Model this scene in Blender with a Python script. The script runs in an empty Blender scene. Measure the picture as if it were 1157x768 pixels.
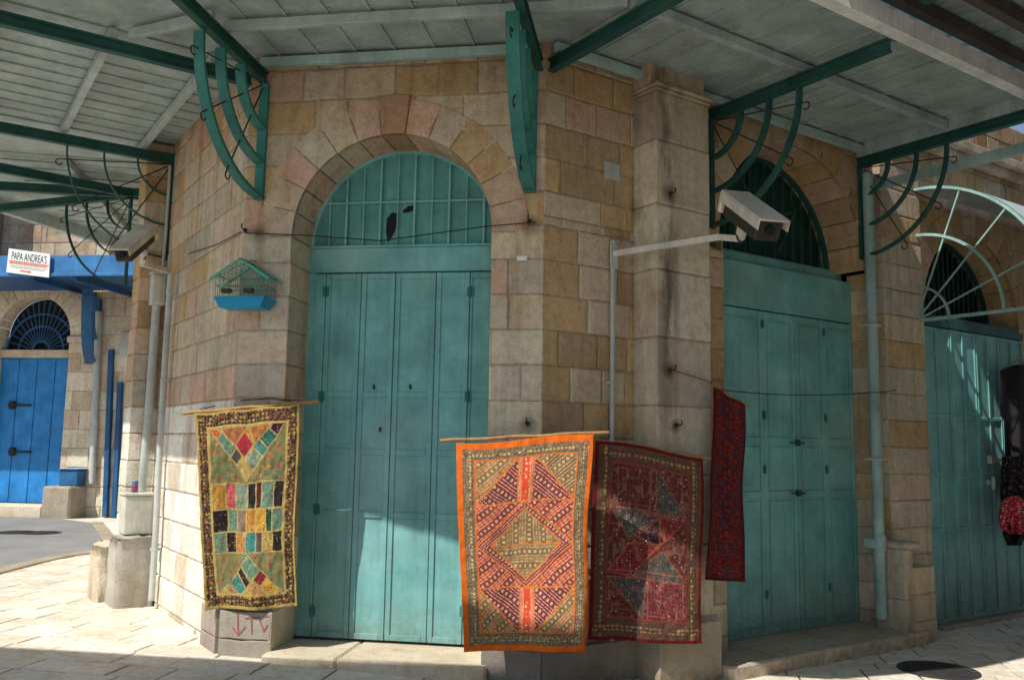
import bpy, math, random
import numpy as np
from mathutils import Vector, Matrix
random.seed(7)
scene = bpy.context.scene
COL = scene.collection
V = Vector
Z = V((0, 0, 1))
R = random.Random(11)

# ---------------------------------------------------------------- camera model
FPX, TILT, ROLL, CAMH = 1000.0, math.radians(6.95), math.radians(1.0), 1.75
CAM = V((0, 0, CAMH))
_fw = V((0, math.cos(TILT), math.sin(TILT)))
_up0 = V((1, 0, 0)).cross(_fw)
_rt = V((1, 0, 0)) * math.cos(ROLL) + _up0 * math.sin(ROLL)
_up = _up0 * math.cos(ROLL) - V((1, 0, 0)) * math.sin(ROLL)

def ray(x, y):
    return _fw + _rt * ((x - 578.5) / FPX) - _up * ((y - 384) / FPX)

def hit(x, y, p, n):
    d = ray(x, y)
    return CAM + d * ((p - CAM).dot(n) / d.dot(n))

def D(a):
    a = math.radians(a)
    return V((math.sin(a), math.cos(a), 0))

class Frame:
    """facade plane: u along the wall, v out of it, z up"""
    def __init__(s, o, d, n):
        s.o, s.d, s.n = o.copy(), d.normalized(), n.normalized()
    def p(s, u, v, z):
        q = s.o + s.d * u + s.n * v
        return V((q.x, q.y, z))
    def px(s, x, y, v=0.0):
        h = hit(x, y, s.o + s.n * v, s.n)
        return (h - s.o).dot(s.d), h.z
    def P(s, x, y, v=0.0):
        u, z = s.px(x, y, v)
        return s.p(u, v, z)

cd, ld, rd = D(99.0), D(-34.1), D(55.8)
cn = V((cd.y, -cd.x, 0)); rn = V((rd.y, -rd.x, 0)); ln = V((-ld.y, ld.x, 0))
if cn.y > 0: cn = -cn
if ln.y > 0: ln = -ln
if rn.y > 0: rn = -rn
_C0 = V((0, 7.0, 0))
A = hit(265, 450, _C0, cn); A.z = 0
B = hit(613, 400, _C0, cn); B.z = 0
FC = Frame(A, cd, cn)          # chamfer with the big door
FL = Frame(A, ld, ln)          # left facade, receding
FR = Frame(B, rd, rn)          # right facade, receding
WC = (B - A).length
LL = FL.px(145, 400, .27)[0] + .01   # length of left facade
CF = FL.p(LL, 0, 0)            # its far corner
fd = D(-12); fn = V((-fd.y, fd.x, 0))
FF = Frame(CF, fd, fn)
REC = 0.45

def gz(x, y):
    xs = [-4, -2, 0.1, 1.6, 5]; zs = [.10, .07, 0.0, -.12, -.14]
    if x <= xs[0]: return zs[0]
    for i in range(4):
        if x <= xs[i + 1]:
            t = (x - xs[i]) / (xs[i + 1] - xs[i])
            return zs[i] + (zs[i + 1] - zs[i]) * t
    return zs[-1]

# ---------------------------------------------------------------- materials
def new_mat(name):
    m = bpy.data.materials.new(name); m.use_nodes = True
    nt = m.node_tree
    return m, nt, nt.nodes, nt.links, nt.nodes['Principled BSDF']

def noise(nt, vec, scale, detail=6, rough=.6, w=None):
    n = nt.nodes.new('ShaderNodeTexNoise')
    n.inputs['Scale'].default_value = scale
    n.inputs['Detail'].default_value = detail
    n.inputs['Roughness'].default_value = rough
    nt.links.new(vec, n.inputs['Vector'])
    return n.outputs['Fac']

def ramp(nt, fac, stops):
    r = nt.nodes.new('ShaderNodeValToRGB')
    e = r.color_ramp.elements
    while len(e) < len(stops): e.new(.5)
    for i, (p, c) in enumerate(stops):
        e[i].position = p
        e[i].color = (c, c, c, 1) if isinstance(c, (int, float)) else (*c, 1)
    nt.links.new(fac, r.inputs[0])
    return r.outputs[0]

def mix(nt, mode, fac, a, b):
    m = nt.nodes.new('ShaderNodeMix'); m.data_type = 'RGBA'; m.blend_type = mode
    for s, val in ((m.inputs[0], fac), (m.inputs[6], a), (m.inputs[7], b)):
        if isinstance(val, (int, float)): s.default_value = val
        elif isinstance(val, tuple): s.default_value = (*val, 1)
        else: nt.links.new(val, s)
    return m.outputs[2]

def mapping(nt, scale=(1, 1, 1), rot=(0, 0, 0), geo=True):
    g = nt.nodes.new('ShaderNodeNewGeometry')
    mp = nt.nodes.new('ShaderNodeMapping')
    mp.inputs['Scale'].default_value = scale
    mp.inputs['Rotation'].default_value = rot
    nt.links.new(g.outputs['Position'], mp.inputs['Vector'])
    return mp.outputs[0]

def math_(nt, op, a, b=None, c=None, clamp=False):
    m = nt.nodes.new('ShaderNodeMath'); m.operation = op; m.use_clamp = clamp
    for i, val in enumerate((a, b, c)):
        if val is None: continue
        if isinstance(val, (int, float)): m.inputs[i].default_value = val
        else: nt.links.new(val, m.inputs[i])
    return m.outputs[0]

def bump(nt, bs, height, strength, dist=.01):
    b = nt.nodes.new('ShaderNodeBump')
    b.inputs['Strength'].default_value = strength
    b.inputs['Distance'].default_value = dist
    nt.links.new(height, b.inputs['Height'])
    nt.links.new(b.outputs[0], bs.inputs['Normal'])

def zsep(nt):
    g = nt.nodes.new('ShaderNodeNewGeometry')
    s = nt.nodes.new('ShaderNodeSeparateXYZ')
    nt.links.new(g.outputs['Position'], s.inputs[0])
    return s.outputs

def mat_stone(name, stain=True, streak=.6, rough=.9, bs=.9):
    m, nt, N, L, b = new_mat(name)
    at = N.new('ShaderNodeAttribute'); at.attribute_name = 'col'
    p = mapping(nt)
    n1 = noise(nt, p, 2.2, 5, .6)
    n2 = noise(nt, p, 14, 8, .7)
    n3 = noise(nt, p, 70, 6, .7)
    st = noise(nt, mapping(nt, (7, 7, .55)), 1.0, 6, .65)
    c = mix(nt, 'MULTIPLY', 1.0, at.outputs['Color'], ramp(nt, n2, [(.28, .72), (.5, .98), (.75, 1.15)]))
    c = mix(nt, 'MULTIPLY', .8, c, ramp(nt, n1, [(.3, (.84, .76, .68)), (.55, 1.0), (.8, (1.08, 1.06, 1.02))]))
    # reddish iron blotches of the local limestone
    nb = noise(nt, p, 5.5, 7, .65)
    c = mix(nt, 'MIX', ramp(nt, nb, [(.55, 0.0), (.75, .5)]), c, (.50, .27, .13))
    c = mix(nt, 'MULTIPLY', streak, c, ramp(nt, st, [(.3, (.62, .52, .43)), (.52, 1.0)]))
    c = mix(nt, 'MULTIPLY', .5, c, ramp(nt, n3, [(.3, .6), (.55, 1.05)]))
    if streak > 0:
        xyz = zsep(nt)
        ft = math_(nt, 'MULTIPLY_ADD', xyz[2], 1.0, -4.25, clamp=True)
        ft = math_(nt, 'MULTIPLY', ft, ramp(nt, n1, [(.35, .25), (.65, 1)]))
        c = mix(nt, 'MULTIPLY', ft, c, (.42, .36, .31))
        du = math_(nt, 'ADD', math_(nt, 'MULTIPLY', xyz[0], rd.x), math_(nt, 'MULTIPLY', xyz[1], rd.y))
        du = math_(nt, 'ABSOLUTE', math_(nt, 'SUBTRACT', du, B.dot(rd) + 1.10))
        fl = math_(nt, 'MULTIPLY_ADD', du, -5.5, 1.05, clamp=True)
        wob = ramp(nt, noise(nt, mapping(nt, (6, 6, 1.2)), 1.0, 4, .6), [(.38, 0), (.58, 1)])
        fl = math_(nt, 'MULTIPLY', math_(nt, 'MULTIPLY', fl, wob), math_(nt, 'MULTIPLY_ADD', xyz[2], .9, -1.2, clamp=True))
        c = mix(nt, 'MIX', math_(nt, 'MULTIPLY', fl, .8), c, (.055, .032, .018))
        for hx, hy, hv, hr in ((727, 142, .01, .13), (726, 240, .01, .14), (757, 219, .29, .10), (757, 418, .29, .09), (764, 482, .29, .07)):
            hp = FR.P(hx, hy, hv); vd = nt.nodes.new('ShaderNodeVectorMath'); vd.operation = 'DISTANCE'
            nt.links.new(mapping(nt), vd.inputs[0]); vd.inputs[1].default_value = hp
            hm = math_(nt, 'MULTIPLY_ADD', vd.outputs['Value'], -1 / hr, 1.15, clamp=True)
            c = mix(nt, 'MULTIPLY', math_(nt, 'MULTIPLY', hm, ramp(nt, n2, [(.35, .5), (.55, 1)])), c, (.16, .13, .11))
        for hx, hy, hr in ((293, 264, .10), (600, 255, .10), (596, 480, .08)):
            hp = FC.P(hx, hy, .01); vd = nt.nodes.new('ShaderNodeVectorMath'); vd.operation = 'DISTANCE'
            nt.links.new(mapping(nt), vd.inputs[0]); vd.inputs[1].default_value = hp
            hm = math_(nt, 'MULTIPLY_ADD', vd.outputs['Value'], -1 / hr, 1.1, clamp=True)
            c = mix(nt, 'MULTIPLY', math_(nt, 'MULTIPLY', hm, ramp(nt, n2, [(.35, .4), (.55, .9)])), c, (.2, .17, .14))
        lowf = math_(nt, 'MULTIPLY_ADD', xyz[2], -2.2, .75, clamp=True)
        c = mix(nt, 'MULTIPLY', math_(nt, 'MULTIPLY', lowf, ramp(nt, n2, [(.35, 0), (.6, 1)])), c, (.45, .42, .38))
    L.new(c, b.inputs['Base Color'])
    b.inputs['Roughness'].default_value = rough
    b.inputs['Specular IOR Level'].default_value = .15
    vo = N.new('ShaderNodeTexVoronoi'); vo.inputs['Scale'].default_value = 45
    L.new(p, vo.inputs['Vector'])
    h = math_(nt, 'ADD', n2, math_(nt, 'MULTIPLY', n3, .55))
    h = math_(nt, 'ADD', h, math_(nt, 'MULTIPLY', vo.outputs['Distance'], .35))
    bump(nt, b, h, bs, .012)
    return m

def mat_paint(name, base, chips=.5, rough=.5, dirtz=None, rust=(.10, .05, .03), metal=False, streak=.4, bs=.18):
    m, nt, N, L, b = new_mat(name)
    p = mapping(nt)
    n1 = noise(nt, p, 3, 6, .6); n2 = noise(nt, p, 22, 8, .75); n3 = noise(nt, p, 90, 5, .7)
    st = noise(nt, mapping(nt, (16, 16, .9)), 1.0, 6, .6)
    base = tuple(base)
    dark = tuple(x * .72 for x in base); lite = tuple(min(1, x * 1.16 + .012) for x in base)
    c = mix(nt, 'MIX', ramp(nt, n1, [(.3, 0), (.7, 1)]), dark, lite)
    c = mix(nt, 'MULTIPLY', streak, c, ramp(nt, st, [(.3, .6), (.55, 1.0), (.8, 1.12)]))
    c = mix(nt, 'MULTIPLY', .45, c, ramp(nt, n2, [(.3, .7), (.6, 1.05)]))
    lo = 0.76 - .11 * chips
    c = mix(nt, 'MIX', ramp(nt, n2, [(lo - .015, 0), (lo, .85)]), c, rust)
    if dirtz is not None:
        oi = N.new('ShaderNodeObjectInfo')
        hv = N.new('ShaderNodeHueSaturation'); L.new(c, hv.inputs['Color'])
        L.new(math_(nt, 'MULTIPLY_ADD', oi.outputs['Random'], .16, .92), hv.inputs['Value']); L.new(math_(nt, 'MULTIPLY_ADD', oi.outputs['Random'], .02, .49), hv.inputs['Hue'])
        c = hv.outputs['Color']
        nd = noise(nt, mapping(nt, (30, 30, 1.6)), 1.0, 5, .6); zq = zsep(nt)[2]
        dr = math_(nt, 'MULTIPLY', ramp(nt, nd, [(.60, 0), (.72, 1)]), math_(nt, 'MULTIPLY_ADD', zq, -.45, 1.1, clamp=True))
        c = mix(nt, 'MIX', math_(nt, 'MULTIPLY', dr, .5), c, (.20, .17, .10))
        fade = noise(nt, p, 1.1, 3, .5)
        c = mix(nt, 'MIX', ramp(nt, fade, [(.5, 0), (.7, .25)]), c, (.45, .58, .52))
        vo = N.new('ShaderNodeTexVoronoi'); vo.inputs['Scale'].default_value = 9; vo.inputs['Randomness'].default_value = 1; L.new(p, vo.inputs['Vector'])
        cd_ = math_(nt, 'ADD', vo.outputs['Distance'], math_(nt, 'MULTIPLY', n3, .08))
        c = mix(nt, 'MIX', ramp(nt, cd_, [(.085, .9), (.095, 0)]), c, (.14, .09, .06))
        zz = zsep(nt)[2]
        f = math_(nt, 'MULTIPLY_ADD', zz, -1 / (dirtz[1] - dirtz[0]), dirtz[1] / (dirtz[1] - dirtz[0]), clamp=True)
        f = math_(nt, 'MULTIPLY', f, math_(nt, 'MULTIPLY', ramp(nt, n2, [(.35, 0), (.65, 1)]), .9))
        c = mix(nt, 'MIX', f, c, (.16, .12, .08))
    L.new(c, b.inputs['Base Color'])
    b.inputs['Roughness'].default_value = rough
    b.inputs['Specular IOR Level'].default_value = .3
    dent = noise(nt, p, 5, 2, .5)
    bump(nt, b, math_(nt, 'ADD', math_(nt, 'ADD', n2, math_(nt, 'MULTIPLY', n3, .4)), math_(nt, 'MULTIPLY', dent, 3.0)), bs, .006)
    return m

def mat_plain(name, base, rough=.6, var=.25, scale=12, metallic=0, spec=.3, bs=.1, trans=0):
    m, nt, N, L, b = new_mat(name)
    p = mapping(nt)
    n1 = noise(nt, p, scale, 7, .65); n0 = noise(nt, p, scale * .18, 4, .6)
    c = mix(nt, 'MULTIPLY', 1, tuple(base), ramp(nt, n1, [(.25, 1 - var), (.7, 1 + var * .5)]))
    c = mix(nt, 'MULTIPLY', 1, c, ramp(nt, n0, [(.3, 1 - var * .7), (.65, 1.0)]))
    L.new(c, b.inputs['Base Color'])
    b.inputs['Roughness'].default_value = rough
    b.inputs['Metallic'].default_value = metallic
    b.inputs['Specular IOR Level'].default_value = spec
    b.inputs['Transmission Weight'].default_value = trans
    bump(nt, b, n1, bs, .005)
    return m

def mat_cloth(name, rough=.95, gl=0.0):
    m, nt, N, L, b = new_mat(name)
    at = N.new('ShaderNodeAttribute'); at.attribute_name = 'col'
    p = mapping(nt)
    n3 = noise(nt, p, 260, 3, .6); n2 = noise(nt, p, 40, 5, .6)
    c = mix(nt, 'MULTIPLY', .7, at.outputs['Color'], ramp(nt, n3, [(.3, .6), (.65, 1.2)]))
    c = mix(nt, 'MULTIPLY', .6, c, ramp(nt, n2, [(.3, .7), (.65, 1.1)]))
    L.new(c, b.inputs['Base Color'])
    b.inputs['Roughness'].default_value = rough
    b.inputs['Specular IOR Level'].default_value = .1
    b.inputs['Sheen Weight'].default_value = 0
    bump(nt, b, math_(nt, 'ADD', n3, n2), .5, .004)
    return m

M = {}
M['stone'] = mat_stone('limestone')
M['plaster'] = mat_stone('old plaster render', streak=.35, bs=.4)
M['paving'] = mat_stone('worn paving stone', streak=0, bs=.6, rough=.8)
M['teal'] = mat_paint('teal door paint', (.19, .49, .485), 0.5, .5, (0.0, .7), streak=.35)
M['teal_dark'] = mat_paint('teal ironwork paint', (.013, .085, .075), .5, .55)
M['teal_bright'] = mat_paint('bracket paint', (.032, .20, .18), .8, .5)
M['teal_pane'] = mat_paint('painted fanlight board', (.11, .36, .33), .35, .45)
M['grey_steel'] = mat_paint('pale grey purlin paint', (.42, .50, .51), .3, .5)
M['bluegrey'] = mat_paint('pale blue grey paint', (.38, .53, .53), .3, .5)
M['sheet'] = mat_paint('roof sheet underside', (.385, .47, .465), .2, .5, streak=.4)
M['fascia'] = mat_paint('white gutter paint', (.86, .92, .95), .1, .4)
M['brown_steel'] = mat_paint('brown roof steel', (.10, .075, .06), .4, .6)
M['conduit'] = mat_paint('grey conduit paint', (.52, .55, .52), .3, .55)
M['pipe_teal'] = mat_paint('pale green downpipe paint', (.33, .47, .46), .35, .55)
M['cam_white'] = mat_paint('cream camera housing', (.72, .68, .60), .2, .5)
M['cam_dark'] = mat_plain('dark camera body', (.045, .04, .035), .5)
M['blue'] = mat_paint('blue door paint', (.02, .24, .62), .1, .5)
M['blue_awning'] = mat_paint('blue awning steel', (.04, .19, .44), .1, .5)
M['blue_dark'] = mat_paint('dark blue steel', (.015, .10, .26), .2, .5)
M['black'] = mat_plain('dark interior', (.008, .009, .009), .7)
M['rust'] = mat_plain('rusty iron', (.07, .04, .028), .8, .5, 40)
M['wire'] = mat_plain('dark wire', (.03, .028, .025), .7)
M['wood'] = mat_plain('bamboo pole', (.42, .25, .10), .6, .4, 30)
M['box'] = mat_paint('utility box enamel', (.62, .62, .54), .15, .5)
M['box_blue'] = mat_paint('blue box paint', (.02, .14, .32), .2, .5)
M['cage'] = mat_plain('green cage wire', (.10, .42, .32), .4)
M['cage_tray'] = mat_plain('blue plastic tray', (.0, .30, .60), .35, .1)
M['sign'] = mat_plain('white sign board', (.80, .84, .80), .4, .06)
M['ink'] = mat_plain('black sign ink', (.03, .03, .035), .6, .1)
M['redink'] = mat_plain('red sign ink', (.70, .08, .05), .6, .1)
M['greyink'] = mat_plain('grey sign ink', (.33, .33, .33), .6, .1)
M['graffiti'] = mat_plain('red spray paint', (.50, .17, .16), .8, .5, 60)
M['can_red'] = mat_plain('red printed can', (.35, .05, .04), .35, .3)
M['can_blue'] = mat_plain('silver blue can', (.10, .14, .28), .35, .3)
M['cloth'] = mat_cloth('embroidered cotton')
M['weed'] = mat_plain('weed leaves', (.05, .11, .025), .7, .5)
M['iron'] = mat_plain('cast iron cover', (.055, .055, .055), .6, .4, 50, 0, .3, .5)
M['fan_dark'] = mat_plain('dusty dark fanlight glass', (.02, .06, .055), .4)
M['pale_green'] = mat_paint('pale green awning paint', (.30, .50, .46), .4, .5)
M['roofdark'] = mat_plain('roof screed', (.22, .21, .19), .9, .3, 6)

def mat_asphalt():
    m, nt, N, L, b = new_mat('asphalt')
    p = mapping(nt)
    n1 = noise(nt, p, 1.2, 5, .6); n2 = noise(nt, p, 120, 4, .7)
    c = mix(nt, 'MULTIPLY', 1, ramp(nt, n1, [(.3, (.22, .22, .22)), (.7, (.30, .30, .295))]), ramp(nt, n2, [(.3, .7), (.7, 1.2)]))
    L.new(c, b.inputs['Base Color']); b.inputs['Roughness'].default_value = .85
    bump(nt, b, n2, .4, .005)
    return m
M['asphalt'] = mat_asphalt()

def mat_ground():
    m, nt, N, L, b = new_mat('compacted ground')
    p = mapping(nt)
    n1 = noise(nt, p, .7, 6, .6); n2 = noise(nt, p, 60, 6, .7)
    c = mix(nt, 'MULTIPLY', 1, ramp(nt, n1, [(.3, (.42, .38, .31)), (.7, (.56, .51, .43))]), ramp(nt, n2, [(.3, .75), (.7, 1.15)]))
    L.new(c, b.inputs['Base Color']); b.inputs['Roughness'].default_value = .9
    bump(nt, b, n2, .4, .01)
    return m
M['ground'] = mat_ground()

# ---------------------------------------------------------------- mesh builder
class MB:
    def __init__(s): s.v, s.f, s.c, s.sm = [], [], [], []
    def add(s, vs, fs, col=(.5, .5, .5), smooth=False):
        o = len(s.v); s.v += [V(q) for q in vs]
        for f in fs:
            s.f.append(tuple(i + o for i in f)); s.c.append(col); s.sm.append(smooth)
    def box3(s, o, ax, ay, az, col=(.5, .5, .5), bev=0.0):
        """corner o and three edge vectors; small chamfer when bev"""
        if bev <= 0:
            vs = [o, o + ax, o + ax + ay, o + ay, o + az, o + ax + az, o + ax + ay + az, o + ay + az]
            fs = [(0, 3, 2, 1), (4, 5, 6, 7), (0, 1, 5, 4), (1, 2, 6, 5), (2, 3, 7, 6), (3, 0, 4, 7)]
            if ax.cross(ay).dot(az) < 0: fs = [f[::-1] for f in fs]
            s.add(vs, fs, col); return
        lx, ly, lz = ax.length, ay.length, az.length
        ux, uy, uz = ax / lx, ay / ly, az / lz
        bev = min(bev, lx * .3, ly * .3, lz * .3)
        idx = {}; vs = []
        for i in (0, 1):
            for j in (0, 1):
                for k in (0, 1):
                    c = o + ax * i + ay * j + az * k
                    dx, dy, dz = ux * bev * (1 - 2 * i), uy * bev * (1 - 2 * j), uz * bev * (1 - 2 * k)
                    for t, q in enumerate((c + dy + dz, c + dx + dz, c + dx + dy)):
                        idx[(i, j, k, t)] = len(vs); vs.append(q)
        fs = []
        for i in (0, 1): fs.append([idx[(i, j, k, 0)] for j, k in ((0, 0), (1, 0), (1, 1), (0, 1))])
        for j in (0, 1): fs.append([idx[(i, j, k, 1)] for i, k in ((0, 0), (1, 0), (1, 1), (0, 1))])
        for k in (0, 1): fs.append([idx[(i, j, k, 2)] for i, j in ((0, 0), (1, 0), (1, 1), (0, 1))])
        for j in (0, 1):
            for k in (0, 1): fs.append([idx[(0, j, k, 1)], idx[(1, j, k, 1)], idx[(1, j, k, 2)], idx[(0, j, k, 2)]])
        for i in (0, 1):
            for k in (0, 1): fs.append([idx[(i, 0, k, 0)], idx[(i, 1, k, 0)], idx[(i, 1, k, 2)], idx[(i, 0, k, 2)]])
        for i in (0, 1):
            for j in (0, 1): fs.append([idx[(i, j, 0, 0)], idx[(i, j, 1, 0)], idx[(i, j, 1, 1)], idx[(i, j, 0, 1)]])
        for i in (0, 1):
            for j in (0, 1):
                for k in (0, 1): fs.append([idx[(i, j, k, 0)], idx[(i, j, k, 1)], idx[(i, j, k, 2)]])
        cen = o + (ax + ay + az) / 2
        out = []
        for f in fs:
            a, b_, c_ = vs[f[0]], vs[f[1]], vs[f[2]]
            nn = (b_ - a).cross(c_ - a)
            out.append(tuple(f) if nn.dot(sum((vs[i] for i in f), V()) / len(f) - cen) > 0 else tuple(f[::-1]))
        s.add(vs, out, col)
    def fbox(s, F, u0, u1, v0, v1, z0, z1, col=(.5, .5, .5), bev=0.0):
        s.box3(F.p(u0, v0, z0), F.d * (u1 - u0), F.n * (v1 - v0), Z * (z1 - z0), col, bev)
    def bar(s, a, b, w, h, col=(.5, .5, .5), up=Z, bev=0.0):
        d = b - a; t = d.normalized(); sd = t.cross(up)
        if sd.length < 1e-4: sd = t.cross(V((1, 0, 0)))
        sd.normalize(); uu = sd.cross(t).normalized()
        s.box3(a - sd * w / 2 - uu * h / 2, d, sd * w, uu * h, col, bev)
    def tube(s, pts, r, n=8, col=(.5, .5, .5), cap=True):
        vs, fs = [], []; prev = None
        m = len(pts)
        for i, q in enumerate(pts):
            t = (pts[min(i + 1, m - 1)] - pts[max(i - 1, 0)]).normalized()
            a = prev if prev is not None else (Z if abs(t.z) < .9 else V((1, 0, 0)))
            sx = (a - t * a.dot(t)).normalized(); sy = t.cross(sx); prev = sx
            rr = r[i] if isinstance(r, (list, tuple)) else r
            for k in range(n):
                an = 2 * math.pi * k / n
                vs.append(q + sx * math.cos(an) * rr + sy * math.sin(an) * rr)
        for i in range(m - 1):
            for k in range(n):
                k2 = (k + 1) % n
                fs.append((i * n + k, i * n + k2, (i + 1) * n + k2, (i + 1) * n + k))
        s.add(vs, fs, col, True)
        if cap:
            s.add(vs[:n], [tuple(range(n))[::-1]], col); s.add(vs[-n:], [tuple(range(n))], col)
    def ribbon(s, pts, wdir, w, th, nrm_fn=None, col=(.5, .5, .5)):
        """flat bar swept along pts; width along wdir, thickness th in the sweep plane"""
        vs, fs = [], []; m = len(pts)
        for i, q in enumerate(pts):
            t = (pts[min(i + 1, m - 1)] - pts[max(i - 1, 0)]).normalized()
            k = t.cross(wdir).normalized()
            for a, b_ in ((-1, -1), (1, -1), (1, 1), (-1, 1)):
                vs.append(q + wdir * (a * w / 2) + k * (b_ * th / 2))
        for i in range(m - 1):
            for k in range(4):
                k2 = (k + 1) % 4
                fs.append((i * 4 + k, i * 4 + k2, (i + 1) * 4 + k2, (i + 1) * 4 + k))
        fs += [(3, 2, 1, 0), tuple((m - 1) * 4 + k for k in range(4))]
        s.add(vs, fs, col)
    def build(s, name, mat, parent=None, label=None, autosmooth=False):
        me = bpy.data.meshes.new(name)
        off = V((0, 0, 0))
        pp = parent
        while pp is not None: off += pp.location; pp = pp.parent
        me.from_pydata([tuple(q - off) for q in s.v], [], s.f)
        me.materials.append(mat)
        at = me.color_attributes.new('col', 'FLOAT_COLOR', 'CORNER')
        tot = np.array([len(f) for f in s.f])
        cols = np.ones((len(s.f), 4), dtype=np.float32); cols[:, :3] = np.array(s.c, dtype=np.float32).reshape(-1, 3)
        at.data.foreach_set('color', np.repeat(cols, tot, axis=0).ravel())
        me.polygons.foreach_set('use_smooth', s.sm)
        me.update()
        o = bpy.data.objects.new(name, me); COL.objects.link(o)
        if parent: o.parent = parent
        if label: o['label'] = label
        return o

def tag(o, label=None, cat=None, group=None, kind=None):
    if label: o['label'] = label
    if cat: o['category'] = cat
    if group: o['group'] = group
    if kind: o['kind'] = kind
    return o

def thing(name, label, cat, loc=(0, 0, 0), group=None):
    o = bpy.data.objects.new(name, None); COL.objects.link(o); o.location = loc
    o.empty_display_size = .2
    return tag(o, label, cat, group)

def single(mb, name, mat, label, cat, group=None):
    """a thing that is one mesh: origin at its base"""
    lo = min(q.z for q in mb.v); cx = sum(q.x for q in mb.v) / len(mb.v); cy = sum(q.y for q in mb.v) / len(mb.v)
    loc = V((cx, cy, lo))
    mb.v = [q - loc for q in mb.v]
    o = mb.build(name, mat); o.location = loc
    return tag(o, label, cat, group)

def sub(name, mat, parent, fn, label=None):
    mb = MB(); fn(mb); return mb.build(name, mat, parent, label)

# ---------------------------------------------------------------- stone work
def inset2(poly, ds):
    n = len(poly); out = []
    for i in range(n):
        p0, p1, p2 = poly[i - 1], poly[i], poly[(i + 1) % n]
        e0 = (p1[0] - p0[0], p1[1] - p0[1]); e1 = (p2[0] - p1[0], p2[1] - p1[1])
        l0 = math.hypot(*e0) or 1e-9; l1 = math.hypot(*e1) or 1e-9
        n0 = (-e0[1] / l0, e0[0] / l0); n1 = (-e1[1] / l1, e1[0] / l1)
        d0, d1 = ds[i - 1], ds[i]
        cr = n0[0] * n1[1] - n0[1] * n1[0]
        if abs(cr) < .12:
            d = max(d0, d1); out.append((p1[0] + n1[0] * d, p1[1] + n1[1] * d)); continue
        # solve n0.x = n0.p1 + d0 ; n1.x = n1.p1 + d1
        c0 = n0[0] * p1[0] + n0[1] * p1[1] + d0; c1 = n1[0] * p1[0] + n1[1] * p1[1] + d1
        out.append(((c0 * n1[1] - c1 * n0[1]) / cr, (n0[0] * c1 - n1[0] * c0) / cr))
    return out

MORTAR = (.46, .39, .29); RJ = random.Random(77)
def stone(mb, P3, n, col, j=.005, bev=.008, h=.0, ds=None, depth=.018, back=True, mort=None):
    """one dressed block: planar polygon P3, outward normal n"""
    k = len(P3)
    o = P3[0]; e1 = (P3[1] - P3[0]).normalized(); e2 = n.cross(e1).normalized()
    q = [((p - o).dot(e1), (p - o).dot(e2)) for p in P3]
    area = sum(q[i][0] * q[(i + 1) % k][1] - q[(i + 1) % k][0] * q[i][1] for i in range(k))
    ds = list(ds) if ds else [j] * k
    if area < 0:
        q = q[::-1]; ds = [ds[(k - 2 - i) % k] for i in range(k)]
    if abs(area) / 2 < .0012: return
    up = lambda pp, hh: [o + e1 * a + e2 * b + n * hh for a, b in pp]
    r0 = inset2(q, ds)
    if k <= 6 and bev > .005:
        rd_, dn = [], []
        for i in range(k):
            a_, b_ = r0[i], r0[(i + 1) % k]; L_ = math.hypot(b_[0] - a_[0], b_[1] - a_[1]); m_ = max(1, int(L_ / .085)) if ds[i] > 0 else 1
            nx_, ny_ = -(b_[1] - a_[1]) / (L_ or 1), (b_[0] - a_[0]) / (L_ or 1)
            for w_ in range(m_):
                f_ = w_ / m_ + (0 if w_ == 0 else RJ.uniform(-.25, .25) / m_); j_ = 0 if w_ == 0 else RJ.choice((0, .001, .002, .003, .005, .009 if RJ.random() < .25 else .002))
                rd_.append((a_[0] + (b_[0] - a_[0]) * f_ + nx_ * j_, a_[1] + (b_[1] - a_[1]) * f_ + ny_ * j_)); dn.append(ds[i])
        r0 = rd_
    else: dn = ds
    kq = k; k = len(r0)
    r1 = inset2(r0, [bev * (.35 if d == 0 else 1) for d in dn])
    v = up(r0, -depth) + up(r0, h - bev * .6) + up(r1, h)
    fs = []
    for i in range(k):
        i2 = (i + 1) % k
        fs.append((i, i2, k + i2, k + i)); fs.append((k + i, k + i2, 2 * k + i2, 2 * k + i))
    fs.append(tuple(range(2 * k, 3 * k)))
    mb.add(v, fs, col)
    if back: mb.add(up(q, -.009), [tuple(range(kq))], mort or MORTAR)

CS = [-.30, .13, .41, .70, .98, 1.27, 1.55, 1.835, 2.12, 2.405, 2.69, 2.975, 3.26, 3.54, 3.825, 4.105, 4.385, 4.67, 4.95, 5.235, 5.5]

CREAM = (.66, .55, .41); PALE = (.74, .66, .52); OCHRE = (.60, .43, .245); PINK = (.66, .465, .35); GREY = (.62, .55, .45); BRN = (.52, .375, .235)
def jitter(c, a=.07):
    k = 1 + R.uniform(-a, a) * 1.4
    return tuple(max(.01, x * k * (1 + R.uniform(-a, a) * .35)) for x in c)
def pick(ws):
    t = R.random() * sum(w for _, w in ws)
    for c, w in ws:
        t -= w
        if t <= 0: return jitter(c)
    return jitter(ws[0][0])
def pal_c(u, z):
    if z < .7: return pick([(PALE, 2), (GREY, 2)])
    if z < 3.3: return pick([(PALE, 3), (GREY, 3), (PINK, 1.3), (CREAM, 2)])
    return pick([(CREAM, 4), (PINK, 2), (OCHRE, 1.6), (GREY, 1)])
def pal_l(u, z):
    if z < 2.1: return pick([((.92, .86, .75), 5), ((.95, .90, .80), 3), ((.70, .62, .50), 1)])  # low courses paler: sunlight put into the block colours
    return pick([(CREAM, 4), (PINK, 2.5), (OCHRE, 2), (GREY, 1.5)])
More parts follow.
